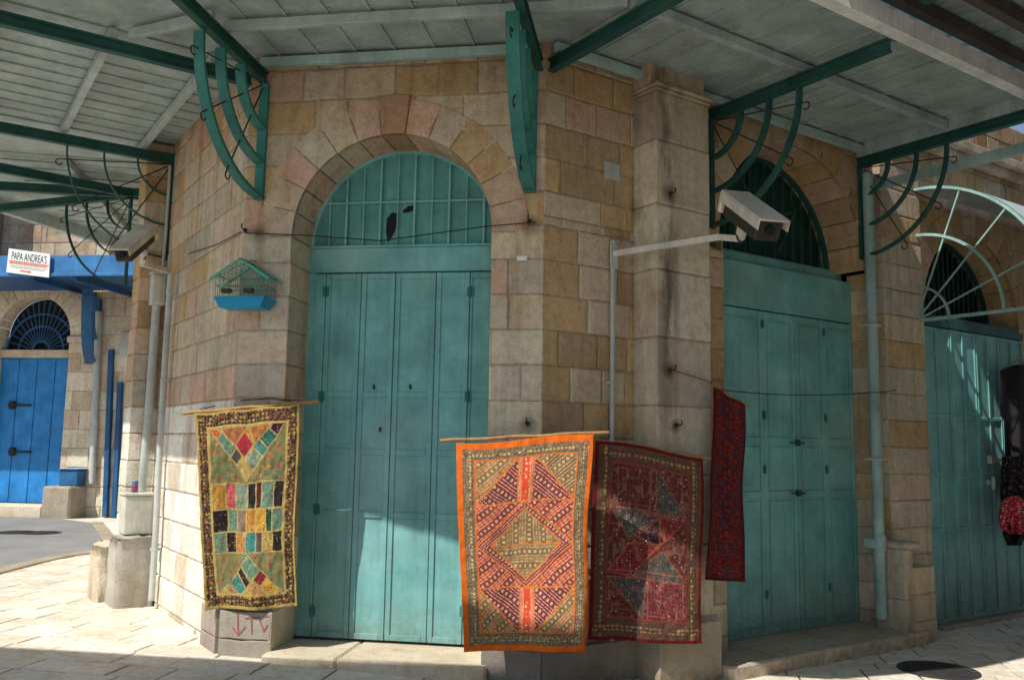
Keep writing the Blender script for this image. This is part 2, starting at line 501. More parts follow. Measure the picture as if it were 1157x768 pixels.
def pal_r(u, z):
    if z < 1.2: return pick([(GREY, 3), (PALE, 1)])
    if z < 3.3: return pick([(OCHRE, 4), (BRN, 2.2), (CREAM, 2), (PINK, 1)])
    return pick([(OCHRE, 3), (BRN, 2), (CREAM, 3), (PINK, 1)])
def pal_pil(u, z): return pick([((.70, .63, .50), 3), ((.66, .58, .45), 2), (GREY, 1)])

def wall(mb, F, u0, u1, pal, openings=(), z0=-.3, z1=5.5, wlo=.26, whi=.62, ends=(0, 0), cs=CS, v=0.0):
    """coursed ashlar on a facade; openings = (ua, ub, zspring, radius thickness) with a round arch"""
    for ci in range(len(cs) - 1):
        za, zb = max(cs[ci], z0), min(cs[ci + 1], z1)
        if zb - za < .02: continue
        cuts = [u0]; u = u0 + R.uniform(wlo * .6, whi)
        while u < u1 - wlo * .6:
            cuts.append(u); u += R.uniform(wlo, whi)
        cuts.append(u1)
        for (ua, ub, zs, t) in openings:
            uc = (ua + ub) / 2; cuts = [c for c in cuts if abs(c - uc) > .1] + [uc]
            hwm = max((ub - ua) / 2, 0) if za < zs else 0
            if hwm: cuts = [c for c in cuts if min(abs(c - ua), abs(c - ub)) > .13 or c in (u0, u1)]
        cuts = sorted(set(cuts))
        for a, b in zip(cuts[:-1], cuts[1:]):
            zs_ = [za, zb]
            la = lambda z: a
            rb = lambda z: b
            skip = False
            for (ua, ub, zs, t) in openings:
                uc = (ua + ub) / 2; Rr = (ub - ua) / 2; rm = Rr + t * .6
                if za >= zs + rm or b <= ua - t or a >= ub + t: continue
                def hw(z, Rr=Rr, rm=rm, zs=zs):
                    if z <= zs: return Rr
                    return math.sqrt(max(rm * rm - (z - zs) ** 2, 0))
                extra = [za + (zb - za) * k / 5 for k in range(1, 5)] if zb > zs else []
                if za < zs < zb: extra += [zs, zs + 1e-4]
                zs_ = sorted(set(zs_ + extra))
                if b <= uc + 1e-6: rb = (lambda z, b=b, uc=uc, hw=hw: min(b, uc - hw(z)))
                elif a >= uc - 1e-6: la = (lambda z, a=a, uc=uc, hw=hw: max(a, uc + hw(z)))
            wmax = max(rb(z) - la(z) for z in zs_)
            if wmax < .035: continue
            zz = [z for z in zs_ if rb(z) - la(z) > .004]
            if len(zz) < 2: continue
            straight = all(abs(rb(z) - rb(zz[0])) < 1e-6 and abs(la(z) - la(zz[0])) < 1e-6 for z in zz)
            if straight: zz = [zz[0], zz[-1]]
            rp = [(rb(z), z) for z in zz]; lp = [(la(z), z) for z in zz[::-1]]
            # drop repeated points on the straight side
            if all(abs(x - lp[0][0]) < 1e-6 for x, _ in lp): lp = [lp[0], lp[-1]]
            if all(abs(x - rp[0][0]) < 1e-6 for x, _ in rp): rp = [rp[0], rp[-1]]
            poly = lp + rp
            # order: left side top->bottom, then right side bottom->top
            k = len(poly); ds = []
            for i in range(k):
                (x0, y0), (x1, y1) = poly[i], poly[(i + 1) % k]
                vert_end = (abs(x0 - x1) < 1e-6 and ((abs(x0 - u0) < 1e-6 and ends[0] == 0) or (abs(x0 - u1) < 1e-6 and ends[1] == 0)
                            or any(abs(x0 - o_[0]) < 1e-6 or abs(x0 - o_[1]) < 1e-6 for o_ in openings)))
                ds.append(0.0 if vert_end else R.uniform(.003, .006))
            P3 = [F.p(x, v, y) for x, y in poly]
            stone(mb, P3, F.n, pal((a + b) / 2, (za + zb) / 2), ds=ds, h=R.uniform(-.002, .008), bev=R.uniform(.008, .015))

def arch_ring(mb, F, ua, ub, zs, t, n, pal, key=True, v=0.0, rec=.45):
    uc = (ua + ub) / 2; Rr = (ub - ua) / 2
    for i in range(n):
        a0 = math.pi * i / n; a1 = math.pi * (i + 1) / n
        isk = key and i == n // 2
        to = t + (.03 if isk else R.uniform(-.01, .012)); ri = Rr
        col = pal(uc, zs + .6) if not isk else jitter((.54, .35, .235))
        pts = [F.p(uc + (Rr + to) * math.cos(a), v, zs + (Rr + to) * math.sin(a)) for a in (a0, (a0 + a1) / 2, a1)]
        pts += [F.p(uc + ri * math.cos(a), v, zs + ri * math.sin(a)) for a in (a1, (a0 + a1) / 2, a0)]
        stone(mb, pts, F.n, col, h=.02 if isk else R.uniform(.006, .011), j=.003, ds=[.003, .003, .003, 0, 0, .003], back=True, depth=.03)
        # soffit
        for s0, s1 in ((a0, (a0 + a1) / 2), ((a0 + a1) / 2, a1)):
            q = [F.p(uc + ri * math.cos(s), vv, zs + ri * math.sin(s)) for s, vv in ((s0, v + .004), (s1, v + .004), (s1, v - rec), (s0, v - rec))]
            sm = (s0 + s1) / 2; nn = (F.d * -math.cos(sm) + Z * -math.sin(sm)).normalized()
            stone(mb, q, nn, col, j=.004, h=0, ds=[0, .004 if s1 == a1 else 0, 0, .004 if s0 == a0 else 0], bev=.004, back=False)

def jamb(mb, F, u, side, z0, zs, pal, rec=.45, v=0.0):
    """reveal of an opening; side=+1 faces +u"""
    n = F.d * side
    for ci in range(len(CS) - 1):
        za, zb = max(CS[ci], z0), min(CS[ci + 1], zs)
        if zb - za < .02: continue
        q = [F.p(u, v, za), F.p(u, v, zb), F.p(u, v - rec, zb), F.p(u, v - rec, za)]
        stone(mb, q, n, pal(u, za), ds=[0, .004, 0, .004], h=R.uniform(-.001, .003))

# ================================================================ CORNER BUILDING
bld = thing('corner_building', 'old limestone corner shop building with three teal arched shop doors and a cut-off corner', 'building', (A + B) / 2)
# measured openings
o1a = FC.px(321, 450)[0]; o1b = FC.px(553, 400)[0]; zs1 = 3.49
o2a = 2.10; o2b = FR.px(966, 500, -.28)[0] + .0; REC2 = .28
zs2a = 3.62
o3a = FR.px(1049, 500)[0]; o3b = o3a + 2.25; REC3 = .02
mb = MB()
wall(mb, FC, 0, WC, pal_c, [(o1a, o1b, zs1, .31)])
arch_ring(mb, FC, o1a, o1b, zs1, .31, 13, pal_c)
jamb(mb, FC, o1a, 1, .0, zs1, pal_c); jamb(mb, FC, o1b, -1, .0, zs1, pal_c)
mb.build('wall', M['stone'], bld, 'cream limestone cut-corner wall with a round voussoir arch')
mb = MB()
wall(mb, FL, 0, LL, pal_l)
mb.build('wall', M['stone'], bld, 'limestone side wall, sunlight put into the paler colour of its lower courses')
# right wall: arch 2 narrower than its doorway -> arch sits on the right of the pilaster
a2a, a2b = 2.02, o2b - .13
mb = MB()
wall(mb, FR, 0, o2a - .02, pal_r, wlo=.25, whi=.48, ends=(0, 0), z1=3.62)
wall(mb, FR, o2b, o3a - .02, pal_r, ends=(0, 0), z1=3.62)
wall(mb, FR, o3b, 10.5, pal_r, ends=(0, 0), z1=3.62)
R2 = (a2b - a2a) / 2
wall(mb, FR, 4.75, 10.5, pal_r, cs=[5.535, 5.80, 6.05], z0=5.535, z1=6.05)
wall(mb, FR, 0, 10.5, pal_r, [(a2a, a2b, 3.62, .33), (o3a, o3b - .1, 3.35, .3)], z0=3.62, ends=(0, 0))
wall(mb, FR, o3b - .1, o3b, pal_r, ends=(0, 0), z0=3.3, z1=3.62)
arch_ring(mb, FR, a2a, a2b, 3.72, .33, 13, pal_r, key=False, rec=REC2 + .3)
arch_ring(mb, FR, o3a, o3b - .1, 3.35, .3, 13, pal_r, key=False, rec=.5)
jamb(mb, FR, o2b, -1, -.2, 3.72, pal_r, REC2 + .05); jamb(mb, FR, o2a - .02, 1, -.2, 3.72, pal_r, REC2 + .05)
jamb(mb, FR, o3a - .02, 1, -.2, 3.4, pal_r, REC3 + .05); jamb(mb, FR, o3b, -1, -.2, 3.4, pal_r, REC3 + .05)
mb.build('wall', M['stone'], bld, 'ochre stained limestone side wall with two round arches')
mb = MB()
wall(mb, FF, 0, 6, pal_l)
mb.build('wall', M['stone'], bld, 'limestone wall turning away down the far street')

# plastered pilasters and bases
def pier(name, F, u0, u1, v1, z0, z1, pal, label=None, cs=CS, mat='plaster', ends=True):
    mb = MB()
    wall(mb, F, u0, u1, pal, v=v1, z0=z0, z1=z1, wlo=u1 - u0, whi=u1 - u0 + .1, cs=cs)
    for ci in range(len(cs) - 1):
        za, zb = max(cs[ci], z0), min(cs[ci + 1], z1)
        if zb - za < .02: continue
        for u, n in ((u0, -F.d), (u1, F.d)):
            stone(mb, [F.p(u, 0, za), F.p(u, v1, za), F.p(u, v1, zb), F.p(u, 0, zb)], n, pal(u, za), ds=[.004, 0, .004, 0], h=.001)
    c = pal(u0, z1)
    mb.add([F.p(u0, 0, z1), F.p(u1, 0, z1), F.p(u1, v1, z1), F.p(u0, v1, z1)], [(0, 1, 2, 3)], c)
    return mb.build(name, M[mat], bld, label)
p1a = FR.px(742, 400, .28)[0]; p1b = FR.px(803, 400, .28)[0]
CSP = [-.3, .35, .98, 1.55, 2.12, 2.69, 3.26, 3.825, 4.385, 4.82]
pier('pilaster', FR, p1a, p1b, .28, -.3, 4.82, pal_pil, 'pale plastered pilaster beside the middle door', cs=CSP)
PIL_V = .28
mb = MB()
mb.fbox(FR, p1a - .01, p1b + .02, 0, .295, 4.822, 4.85, GREY, .008)
mb.fbox(FR, p1a - .025, p1b + .04, 0, .32, 4.852, 4.89, CREAM, .012)
mb.fbox(FR, p1a - .02, p1b + .02, 0, .22, 4.892, 5.5, CREAM, .01)
mb.build('capital', M['plaster'], bld)
p2a = FR.px(1001, 400, .09)[0]; p2b = FR.px(1045, 400, .09)[0]
pier('pilaster', FR, p2a, p2b, .09, -.3, 5.1, lambda u, z: pick([(OCHRE, 1), (GREY, 2), (CREAM, 1)]), 'brown weathered stone pilaster behind the downpipe', mat='stone')
b1a, b1b = FR.px(990, 650, 0)[0], FR.px(1032, 650, .32)[0]; b2a, b2b = FR.px(1031, 690, .32)[0] + .003, FR.px(1058, 690, .36)[0]
pier('pilaster_base', FR, b1a, b1b, .32, -.3, .80, lambda u, z: jitter(GREY), cs=[-.3, .30, .80], mat='stone')
pier('pilaster_base', FR, b2a, b2b, .36, -.3, .62, lambda u, z: jitter(CREAM), cs=[-.3, .08, .35, .62], mat='stone')
mb = MB(); mb.fbox(FR, b1a - .03, b1b + .10, 0, .37, .802, .87, GREY, .03); mb.build('pilaster_base', M['stone'], bld)
# cornice of right wall top
mb = MB()
mb.fbox(FR, 4.75, 10.5, -.3, -.02, 5.45, 6.05, CREAM)
mb.fbox(FR, 4.4, 10.5, 0, .10, 5.30, 5.40, PALE, .01); mb.fbox(FR, 4.4, 10.5, 0, .17, 5.402, 5.52, PALE, .015)
mb.build('cornice', M['stone'], bld)
# far left pilaster, sunlit front
pL0, pL1 = FL.px(182, 400)[0], LL
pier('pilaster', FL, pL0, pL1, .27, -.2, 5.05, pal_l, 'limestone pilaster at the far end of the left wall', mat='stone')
# plinths
def plinth_A(mb):
    for (F, a, b) in ((FL, 0, .42), (FC, 0, o1a)):
        for za, zb in ((-.2, .20), (.2, .42)):
            stone(mb, [F.p(a, .05, za), F.p(b, .05, za), F.p(b, .05, zb), F.p(a, .05, zb)], F.n, jitter((.40, .36, .30)), ds=[.002, 0, .002, 0], h=.003, back=False, depth=.07)
    mb.add([FL.p(.42, 0, .42), FL.p(.42, .05, .42), A + (ln + cn).normalized() * .055 + Z * .42, FC.p(o1a, .05, .42), FC.p(o1a, 0, .42)], [(0, 1, 2, 3, 4)], GREY)
    stone(mb, [FC.p(o1a, .05, -.2), FC.p(o1a, -.4, -.2), FC.p(o1a, -.4, .42), FC.p(o1a, .05, .42)], FC.d, GREY, ds=[0, 0, 0, 0], h=.006, back=False)
sub('plinth', M['plaster'], bld, plinth_A)
def plinth_B(mb):
    for (F, a, b, v) in ((FC, o1b, WC + .03, .09), (FR, -.03, p1a, .09)):
        stone(mb, [F.p(a, v, -.3), F.p(b, v, -.3), F.p(b, v, .24), F.p(a, v, .24)], F.n, jitter((.30, .28, .24)), ds=[0, 0, 0, 0], h=.003, back=False, depth=.1)
        mb.add([F.p(a, v, .242), F.p(b, v, .242), F.p(b, 0, .242), F.p(a, 0, .242)], [(0, 1, 2, 3)], GREY)
    F = FR
    stone(mb, [F.p(p1a - .03, .34, -.3), F.p(p1b + .03, .34, -.3), F.p(p1b + .03, .34, .36), F.p(p1a - .03, .34, .36)], F.n, jitter((.46, .41, .33)), ds=[0] * 4, h=.003, back=False, depth=.05)
    stone(mb, [F.p(p1a - .03, .0, -.3), F.p(p1a - .03, .34, -.3), F.p(p1a - .03, .34, .36), F.p(p1a - .03, .0, .36)], -F.d, jitter((.46, .41, .33)), ds=[0] * 4, h=.003, back=False)
    stone(mb, [F.p(p1b + .03, .0, -.3), F.p(p1b + .03, .34, -.3), F.p(p1b + .03, .34, .36), F.p(p1b + .03, .0, .36)], F.d, jitter((.46, .41, .33)), ds=[0] * 4, h=.003, back=False)
    mb.add([F.p(p1a - .03, .34, .36), F.p(p1b + .03, .34, .36), F.p(p1b + .03, .28, .40), F.p(p1a - .03, .28, .40)], [(0, 1, 2, 3)], GREY)
sub('plinth', M['plaster'], bld, plinth_B)
# roof slab
roofpts = [FR.p(10.5, 0, 5.45), B + Z * 5.45, A + Z * 5.45, CF + Z * 5.45, FF.p(6, 0, 5.45), V((3, 19, 5.45))]
mb = MB(); mb.add(roofpts, [tuple(range(6))], GREY)
mb.add([FF.p(6, 0, -.3), FF.p(6, 0, 5.45), V((3, 19, 5.45)), V((3, 19, -.3))], [(0, 1, 2, 3)], CREAM)
mb.add([FR.p(10.5, 0, -.3), FR.p(10.5, 0, 5.45), V((3, 19, 5.45)), V((3, 19, -.3))], [(0, 1, 2, 3)], CREAM)
mb.build('roof', M['roofdark'], bld)

# steps
zst1 = FC.px(335, 718, -REC)[1]
def step1(mb):
    um = FC.px(382, 740, .12)[0]
    for a, b in ((o1a - .02, um - .003), (um + .003, o1b + .05)):
        mb.fbox(FC, a, b, -REC - .2, .17, -.15, zst1 - .02, jitter(PALE), .018)
sub('step', M['plaster'], bld, step1)
zst2 = FR.px(890, 712, -REC2)[1]
def step2(mb):
    ue = FR.px(1030, 712, .22)[0]; us = p1b + .04
    cut = [us, us + .75, us + 1.6, ue]
    for a, b in zip(cut[:-1], cut[1:]):
        mb.fbox(FR, a + .003, b - .003, -REC2 - .2, .42, -.3, -.005, jitter(PALE), .018)
sub('step', M['plaster'], bld, step2)
def step3(mb):
    mb.fbox(FR, o3a, o3b, -REC3 - .2, .10, -.3, -.10, jitter(GREY), .018)
sub('step', M['plaster'], bld, step3)

# ------------------------------------------------ doors
def leaf(mb, F, u0, u1, z0, z1, v, rows, st=.045, rail=.05, raised=False, gap=.003):
    """one plank leaf: stiles and rails proud of sunk panels"""
    a, b = u0 + gap, u1 - gap
    mb.fbox(F, a, b, v - .03, v, z0, z1)
    mb.fbox(F, a, a + st, v + .0005, v + .014, z0, z1, bev=.004)
    mb.fbox(F, b - st, b, v + .0005, v + .014, z0, z1, bev=.004)
    zz = [z0] + list(rows) + [z1]
    for i, z in enumerate(zz):
        lo = z if i == 0 else (z - rail if i == len(zz) - 1 else z - rail / 2)
        mb.fbox(F, a + st + .0005, b - st - .0005, v + .0005, v + .013, lo, lo + rail, bev=.004)
        if raised and i < len(zz) - 1:
            l2 = lo + rail + .03; h2 = (zz[i + 1] - rail / 2 if i + 1 < len(zz) - 1 else z1 - rail) - .03
            mb.fbox(F, a + st + .03, b - st - .03, v + .0005, v + .011, l2, h2, bev=.009)

def hinge(mb, F, u, v, z, hgt=.09):
    mb.tube([F.p(u, v + .012, z - hgt / 2), F.p(u, v + .012, z + hgt / 2)], .008, 6)
    mb.fbox(F, u - .028, u + .028, v + .001, v + .007, z - hgt * .42, z + hgt * .42)

# door 1
V1 = -REC
dx = lambda x: FC.px(x, 500, V1)[0]
ztop1 = FC.px(450, 309, V1)[1]
d1 = sub('door', M['teal'], bld, lambda mb: (mb.fbox(FC, o1a, dx(349.5), V1 - .02, V1 + .015, zst1, zs1 + .02, bev=.004), mb.fbox(FC, o1a, o1b, V1 - .06, V1 - .032, zst1, zs1)), 'tall teal folding door of the cut corner')
edges = [341, 366, 407, 446, 493, 532, 552.5]
rws = [FC.px(450, y, V1)[1] for y in (582, 511, 446, )]
for i in range(6):
    a = dx(edges[i] - 4.5); b = dx(edges[i + 1] - 4.5)
    if i == 5: b = o1b + .02
    if i == 0: a = dx(341)
    if i == 0 or i == 5:
        lf = sub('door_leaf', M['teal'], d1, lambda mb: leaf(mb, FC, a, b, zst1 + .004, ztop1, V1 + .004, rws, st=.02))
    else:
        lf = sub('door_leaf', M['teal'], d1, lambda mb: leaf(mb, FC, a, b, zst1 + .004, ztop1, V1 + (.004 if i % 2 else .007), rws))
for x in (366, 532):
    for y in (330, 448, 575, 690):
        sub('hinge', M['teal_bright'], d1, lambda mb: hinge(mb, FC, dx(x - 4), V1 + .016, FC.px(x, y, V1)[1], .10))
for x, y in ((423, 437), (464, 437), (430, 485)):
    u, z = FC.px(x, y, V1); sub('keyhole_plate', M['rust'], d1, lambda mb: mb.fbox(FC, u - .008, u + .008, V1 + .01, V1 + .026, z - .02, z + .02, bev=.003))
# lintel board and fanlight
zl1 = FC.px(450, 279, V1)[1]
ua, ub = o1a, o1b; uc = (ua + ub) / 2; RR = (ub - ua) / 2
def lintel1(mb):
    mb.fbox(FC, ua, ub, V1 - .05, V1 + .03, ztop1 + .012, zl1 - .012, bev=.003)
    mb.fbox(FC, ua, ub, V1 - .05, V1 + .045, zl1 - .01, zl1 + .012, bev=.004)
sub('lintel', M['teal'], bld, lintel1, 'teal board above the corner door')
def arcpts(F, uc, zc, r, a0, a1, v, n=28):
    return [F.p(uc + r * math.cos(a0 + (a1 - a0) * i / n), v, zc + r * math.sin(a0 + (a1 - a0) * i / n)) for i in range(n + 1)]
def segment(mb, F, uc, zc, r, zb, v):
    pts = [q for q in arcpts(F, uc, zc, r, 0, math.pi, v)]
    if zb < zc - .001: pts += [V((pts[-1].x, pts[-1].y, zb)), V((pts[0].x, pts[0].y, zb))]
    mb.add(pts, [tuple(range(len(pts)))])
zc1 = zs1
fan1 = MB(); segment(fan1, FC, uc, zc1, RR + .03, zc1 - .12, V1 - .03)
fan1 = fan1.build('fanlight', M['teal_pane'], bld, 'boarded teal fanlight with a broken pane')
def fbars(mb):
    zb = zl1 + .012
    n = 11
    for i in range(1, n):
        u = ua + (ub - ua) * i / n
        h = math.sqrt(max(RR ** 2 - (u - uc) ** 2, 0))
        w = .02 if i % 2 == 0 else .012
        mb.fbox(FC, u - w / 2, u + w / 2, V1 - .012, V1 + (.012 if w > .015 else .004), zb, zc1 + h - .012, bev=.003)
    zm = FC.px(450, 228, V1)[1]; h = math.sqrt(RR ** 2 - (zm - zc1) ** 2)
    mb.fbox(FC, uc - h, uc + h, V1 - .02, V1 + .001, zm - .009, zm + .009, bev=.003)
    mb.ribbon(arcpts(FC, uc, zc1, RR - .012, .0, math.pi, V1 - .005), FC.n, .05, .03)
sub('bar', M['teal'], fan1, fbars)
def hole(mb):
    q = [(438, 274), (436, 262), (437, 247), (443, 240), (449, 241), (450, 250), (446, 262), (441, 271)]
    mb.add([FC.P(x, y, V1 - .026) for x, y in q], [tuple(range(len(q)))])
    q = [(455, 238), (461, 233), (468, 232), (469, 237), (462, 240), (456, 241)]
    mb.add([FC.P(x, y, V1 - .026) for x, y in q], [tuple(range(len(q)))])
sub('broken_pane', M['black'], fan1, hole)

# door 2
V2 = -REC2
zt2 = FR.px(890, 356, V2)[1]; z20 = -.003
d2 = sub('door', M['teal'], bld, lambda mb: mb.fbox(FR, o2a, o2b, V2 - .09, V2 - .045, z20, zt2), 'teal four-leaf panelled door behind the pilaster')
ex = [FR.px(x, 500, V2)[0] for x in (822, 863, 900, 933, 966)]
ex[0] = o2a - .0; ex[-1] = o2b
rz = [FR.px(890, y, V2)[1] for y in (558, 498)]
for i in range(4):
    sub('door_leaf', M['teal'], d2, lambda mb: leaf(mb, FR, ex[i], ex[i + 1], z20, zt2, V2 - (.012 if i % 2 else .008), rz, st=.05, rail=.065, raised=True))
for i in (1, 3):
    for y in (370, 470, 530, 668):
        sub('hinge', M['teal_bright'], d2, lambda mb: hinge(mb, FR, ex[i], V2, FR.px(890, y, V2)[1], .09))
for y in (500, 557):
    z = FR.px(893, y, V2)[1]; u = ex[2]
    sub('latch', M['teal_dark'], d2, lambda mb: (mb.tube([FR.p(u - .13, V2 + .03, z), FR.p(u + .09, V2 + .03, z)], .009, 8), mb.fbox(FR, u - .03, u + .03, V2 + .004, V2 + .03, z - .03, z + .03, bev=.004)))
zl2 = FR.px(890, 300, V2)[1]
zc2 = 3.72
def lint2(mb):
    mb.fbox(FR, o2a, o2b, V2 - .05, V2 + .005, zt2 + .014, 3.635, bev=.003)
    mb.fbox(FR, o2a, o2b - .02, V2 - .19, V2 - .10, 3.60, zc2 + .03, bev=.003)
    mb.fbox(FR, o2a, o2b - .05, V2 - .22, V2 - .13, zc2 + .032, zc2 + .06, bev=.003)
sub('lintel', M['teal'], bld, lint2, 'plain teal board above the middle door')
uc2 = (a2a + a2b) / 2
f2 = MB(); segment(f2, FR, uc2, zc2, R2 + .02, zc2, V2 - .27); f2 = f2.build('fanlight', M['fan_dark'], bld, 'dark fanlight with thin vertical teal bars')
def bars2(mb):
    n = 15
    for i in range(1, n):
        u = a2a + (a2b - a2a) * i / n; h = math.sqrt(max(R2 ** 2 - (u - uc2) ** 2, 0))
        if h > .08: mb.fbox(FR, u - .009, u + .009, V2 - .20, V2 - .18, zc2 + .05, zc2 + h - .012)
    for i in range(0, n, 2):   # board slats behind left half
        u = a2a + (a2b - a2a) * (i + .9) / n
        if u < uc2 + .05:
            h = math.sqrt(max(R2 ** 2 - (u - uc2) ** 2, 0)); mb.fbox(FR, u - .035, u + .045, V2 - .235, V2 - .225, zc2 + .05, zc2 + max(h - .03, .02))
    mb.ribbon(arcpts(FR, uc2, zc2, R2 - .02, 0, math.pi, V2 - .19), FR.n, .05, .035)
    mb.bar(FR.p(uc2 + .1, V2 - .165, zc2 + .52), FR.p(uc2 + .52, V2 - .165, zc2 + .62), .015, .03)
    mb.bar(FR.p(uc2 + .56, V2 - .150, zc2 + .68), FR.p(uc2 + .25, V2 - .150, zc2 + .15), .015, .03)
sub('bar', M['teal_dark'], f2, bars2)

# door 3
V3 = -REC3
VF3 = -.2
zt3 = 3.22
d3 = sub('door', M['teal'], bld, lambda mb: mb.fbox(FR, o3a, o3b, V3 - .09, V3 - .045, -.10, zt3), 'wide teal plank door in deep shade at the right')
w3 = [(o3a + (o3b - o3a) * k / 8) for k in range(9)]
for i in range(8):
    sub('door_leaf', M['teal'], d3, lambda mb: leaf(mb, FR, w3[i], w3[i + 1], -.095, zt3, V3 - (.012 if i % 2 else .006), [.92, 1.55, 2.2], st=.03, rail=.04))
u, z = FR.px(1117, 519, V3)
sub('door_bar', M['conduit'], d3, lambda mb: (mb.tube([FR.p(u, V3 + .05, z), FR.p(u + .55, V3 + .05, z)], .012, 8), mb.fbox(FR, u - .05, u + .05, V3 + .005, V3 + .06, z - .05, z + .05, bev=.006)))
sub('padlock', M['conduit'], d3, lambda mb: (mb.fbox(FR, u - .09, u + .02, V3 + .005, V3 + .04, z - .3, z - .24, bev=.006), mb.fbox(FR, u - .02, u + .02, V3 + .02, V3 + .07, z - .36, z - .2, bev=.01)))
def lint3(mb):
    mb.fbox(FR, o3a, o3b, V3 - .05, V3 + .02, zt3 + .01, 3.36, bev=.004)
sub('lintel', M['teal_dark'], bld, lint3)
uc3 = (o3a + o3b - .1) / 2; R3 = (o3b - .1 - o3a) / 2
f3 = MB(); segment(f3, FR, uc3, 3.35, R3 + .02, 3.35, VF3 - .27); f3 = f3.build('fanlight', M['black'], bld, 'dark fanlight above the right door')
def bars3(mb):
    n = 19
    for i in range(1, n):
        u = o3a + (o3b - .1 - o3a) * i / n; h = math.sqrt(max(R3 ** 2 - (u - uc3) ** 2, 0))
        if h > .08: mb.fbox(FR, u - .009, u + .009, VF3 - .20, VF3 - .18, 3.36, 3.35 + h - .012)
    mb.ribbon(arcpts(FR, uc3, 3.35, R3 - .02, 0, math.pi, VF3 - .19), FR.n, .05, .035)
sub('bar', M['teal_dark'], f3, bars3)

# small marks on the walls that belong to the building
def graf(mb):
    def st(pts, w=.012):
        q = [FC.P(x, y, .056) for x, y in pts]
        for i in range(len(q) - 1):
            mb.bar(q[i], q[i + 1] + (q[i + 1] - q[i]).normalized() * .004, .0015, w, up=(q[i + 1] - q[i]).cross(FC.n))
    st([(268.5, 692), (269, 716)]); st([(262, 708), (269, 717)]); st([(269, 717), (277, 708)])
    st([(277, 698), (294, 697)]); st([(284, 698), (284.5, 715)])
    st([(293, 699), (298, 713)], .014); st([(298, 713), (302, 706)], .014); st([(297, 696), (303, 696)], .012)
sub('graffiti', M['graffiti'], bld, graf, 'red sprayed arrow and letters on the plinth')

# ================================================================ CANOPY
ZB0, ZB1 = 4.83, 4.94      # green beams
ZP0, ZP1 = 4.965, 5.045    # purlins
ZS = 5.075                 # sheet
OL, OC, OR = 2.55, 2.08, 1.86
can = thing('canopy', 'sheet metal canopy on dark green beams wrapping around the corner building', 'canopy', (A + B) / 2 + Z * 4.8)
uCa, uCb = .10, WC - .06
UR = FR.px(1000, 183)[0] - .35
UR = FR.px(968, 190)[0] + .06
inner = [FR.p(UR, 0, ZS), B + Z * ZS, A + Z * ZS, CF + Z * ZS]
outerR = [FR.p(UR, OR, ZS), FR.p(.0, OR, ZS)]
outC = [FC.p(uCb, OC, ZS), FC.p(uCa, OC, ZS)]
outL = [FL.p(0, OL, ZS), FL.p(LL + .1, OL, ZS)]
far1 = V((-7.28, 11.6, ZS)); far2 = V((-6.4, 14.7, ZS)); far3 = FF.p(5.5, 0, ZS)
sheet = MB()
def slab(pts, th=.012):
    n = len(pts)
    top = [p + Z * th for p in pts]
    sheet.add(pts + top, [tuple(range(n))[::-1], tuple(range(n, 2 * n))] + [(i, (i + 1) % n, n + (i + 1) % n, n + i) for i in range(n)])
slab([FR.p(UR, 0, ZS), FR.p(UR, OR, ZS), FR.p(0, OR, ZS), B + Z * ZS])
slab([B + Z * ZS, FR.p(0, OR, ZS), FC.p(uCb, OC, ZS), FC.p(uCb, 0, ZS)])
slab([FC.p(uCb, 0, ZS), FC.p(uCb, OC, ZS), FC.p(uCa, OC, ZS), FC.p(uCa, 0, ZS)])
slab([FC.p(uCa, 0, ZS), FC.p(uCa, OC, ZS), FL.p(0, OL, ZS), A + Z * ZS])
slab([A + Z * ZS, FL.p(0, OL, ZS), FL.p(LL, OL, ZS), FL.p(LL, 0, ZS)])
slab([FL.p(LL, 0, ZS), FL.p(LL, OL, ZS), far1, far2, far3])
# ribs (folded sheet seams)
def ribs(F, u0, u1, sp, v1f):
    u = u0 + sp * .5
    while u < u1:
        v1 = v1f(u)
        if v1 > .1:
            sheet.fbox(F, u - .012, u + .012, .03, v1, ZS - .016, ZS - .0005)
        u += sp
ribs(FR, 0, UR, .30, lambda u: OR - .02)
ribs(FC, uCa, uCb, .34, lambda u: OC - .02)
ribs(FL, 0, LL, .25, lambda u: OL - .02)
ribs(FF, .3, 5.4, .3, lambda u: 2.0)
bolts = sheet
for F_, n_b, sp_, vs_b in ((FR, int(UR / .30), .30, (.16, .96, 1.08)), (FC, 7, .34, (.11, .66, .78)), (FL, int(LL / .25), .25, (.26, .38, 1.06, 1.18))):
    for k_ in range(n_b):
        for v_b in vs_b:
            u_b = (uCa if F_ is FC else 0) + (k_ + .5) * sp_ + .03
            bolts.fbox(F_, u_b - .011, u_b + .011, v_b - .011, v_b + .011, ZS - .012, ZS - .001)
sheet.build('roof_sheet', M['sheet'], can)
def beam(F, u, v0, v1, w=.07, name='beam', mat='teal_dark', z0=ZB0, z1=ZB1):
    # I-like beam: two flanges and a web
    mb = MB()
    mb.fbox(F, u - w / 2, u + w / 2, v0, v1, z0, z0 + .018, bev=.003)
    mb.fbox(F, u - w / 2, u + w / 2, v0, v1, z1 - .018, z1, bev=.003)
    mb.fbox(F, u - .014, u + .014, v0, v1, z0 + .0185, z1 - .0185)
    return mb.build(name, M[mat], can)
uR1 = FR.px(800, 125)[0]; uR2 = FR.px(968, 190)[0] + .02
uLB = pL0 - .02
for F, u, v0, v1 in ((FR, .05, .0, OR), (FR, uR1 + .02, .0, OR), (FR, uR2, .0, OR), (FL, .03, .0, OL), (FL, uLB, .0, OL),
                     (FC, uCa + .02, .0, OC), (FC, uCb, .0, OC), (FR, 3.05, 4.2, 4.3)):
    if v0 < 4: beam(F, u, v0, v1)
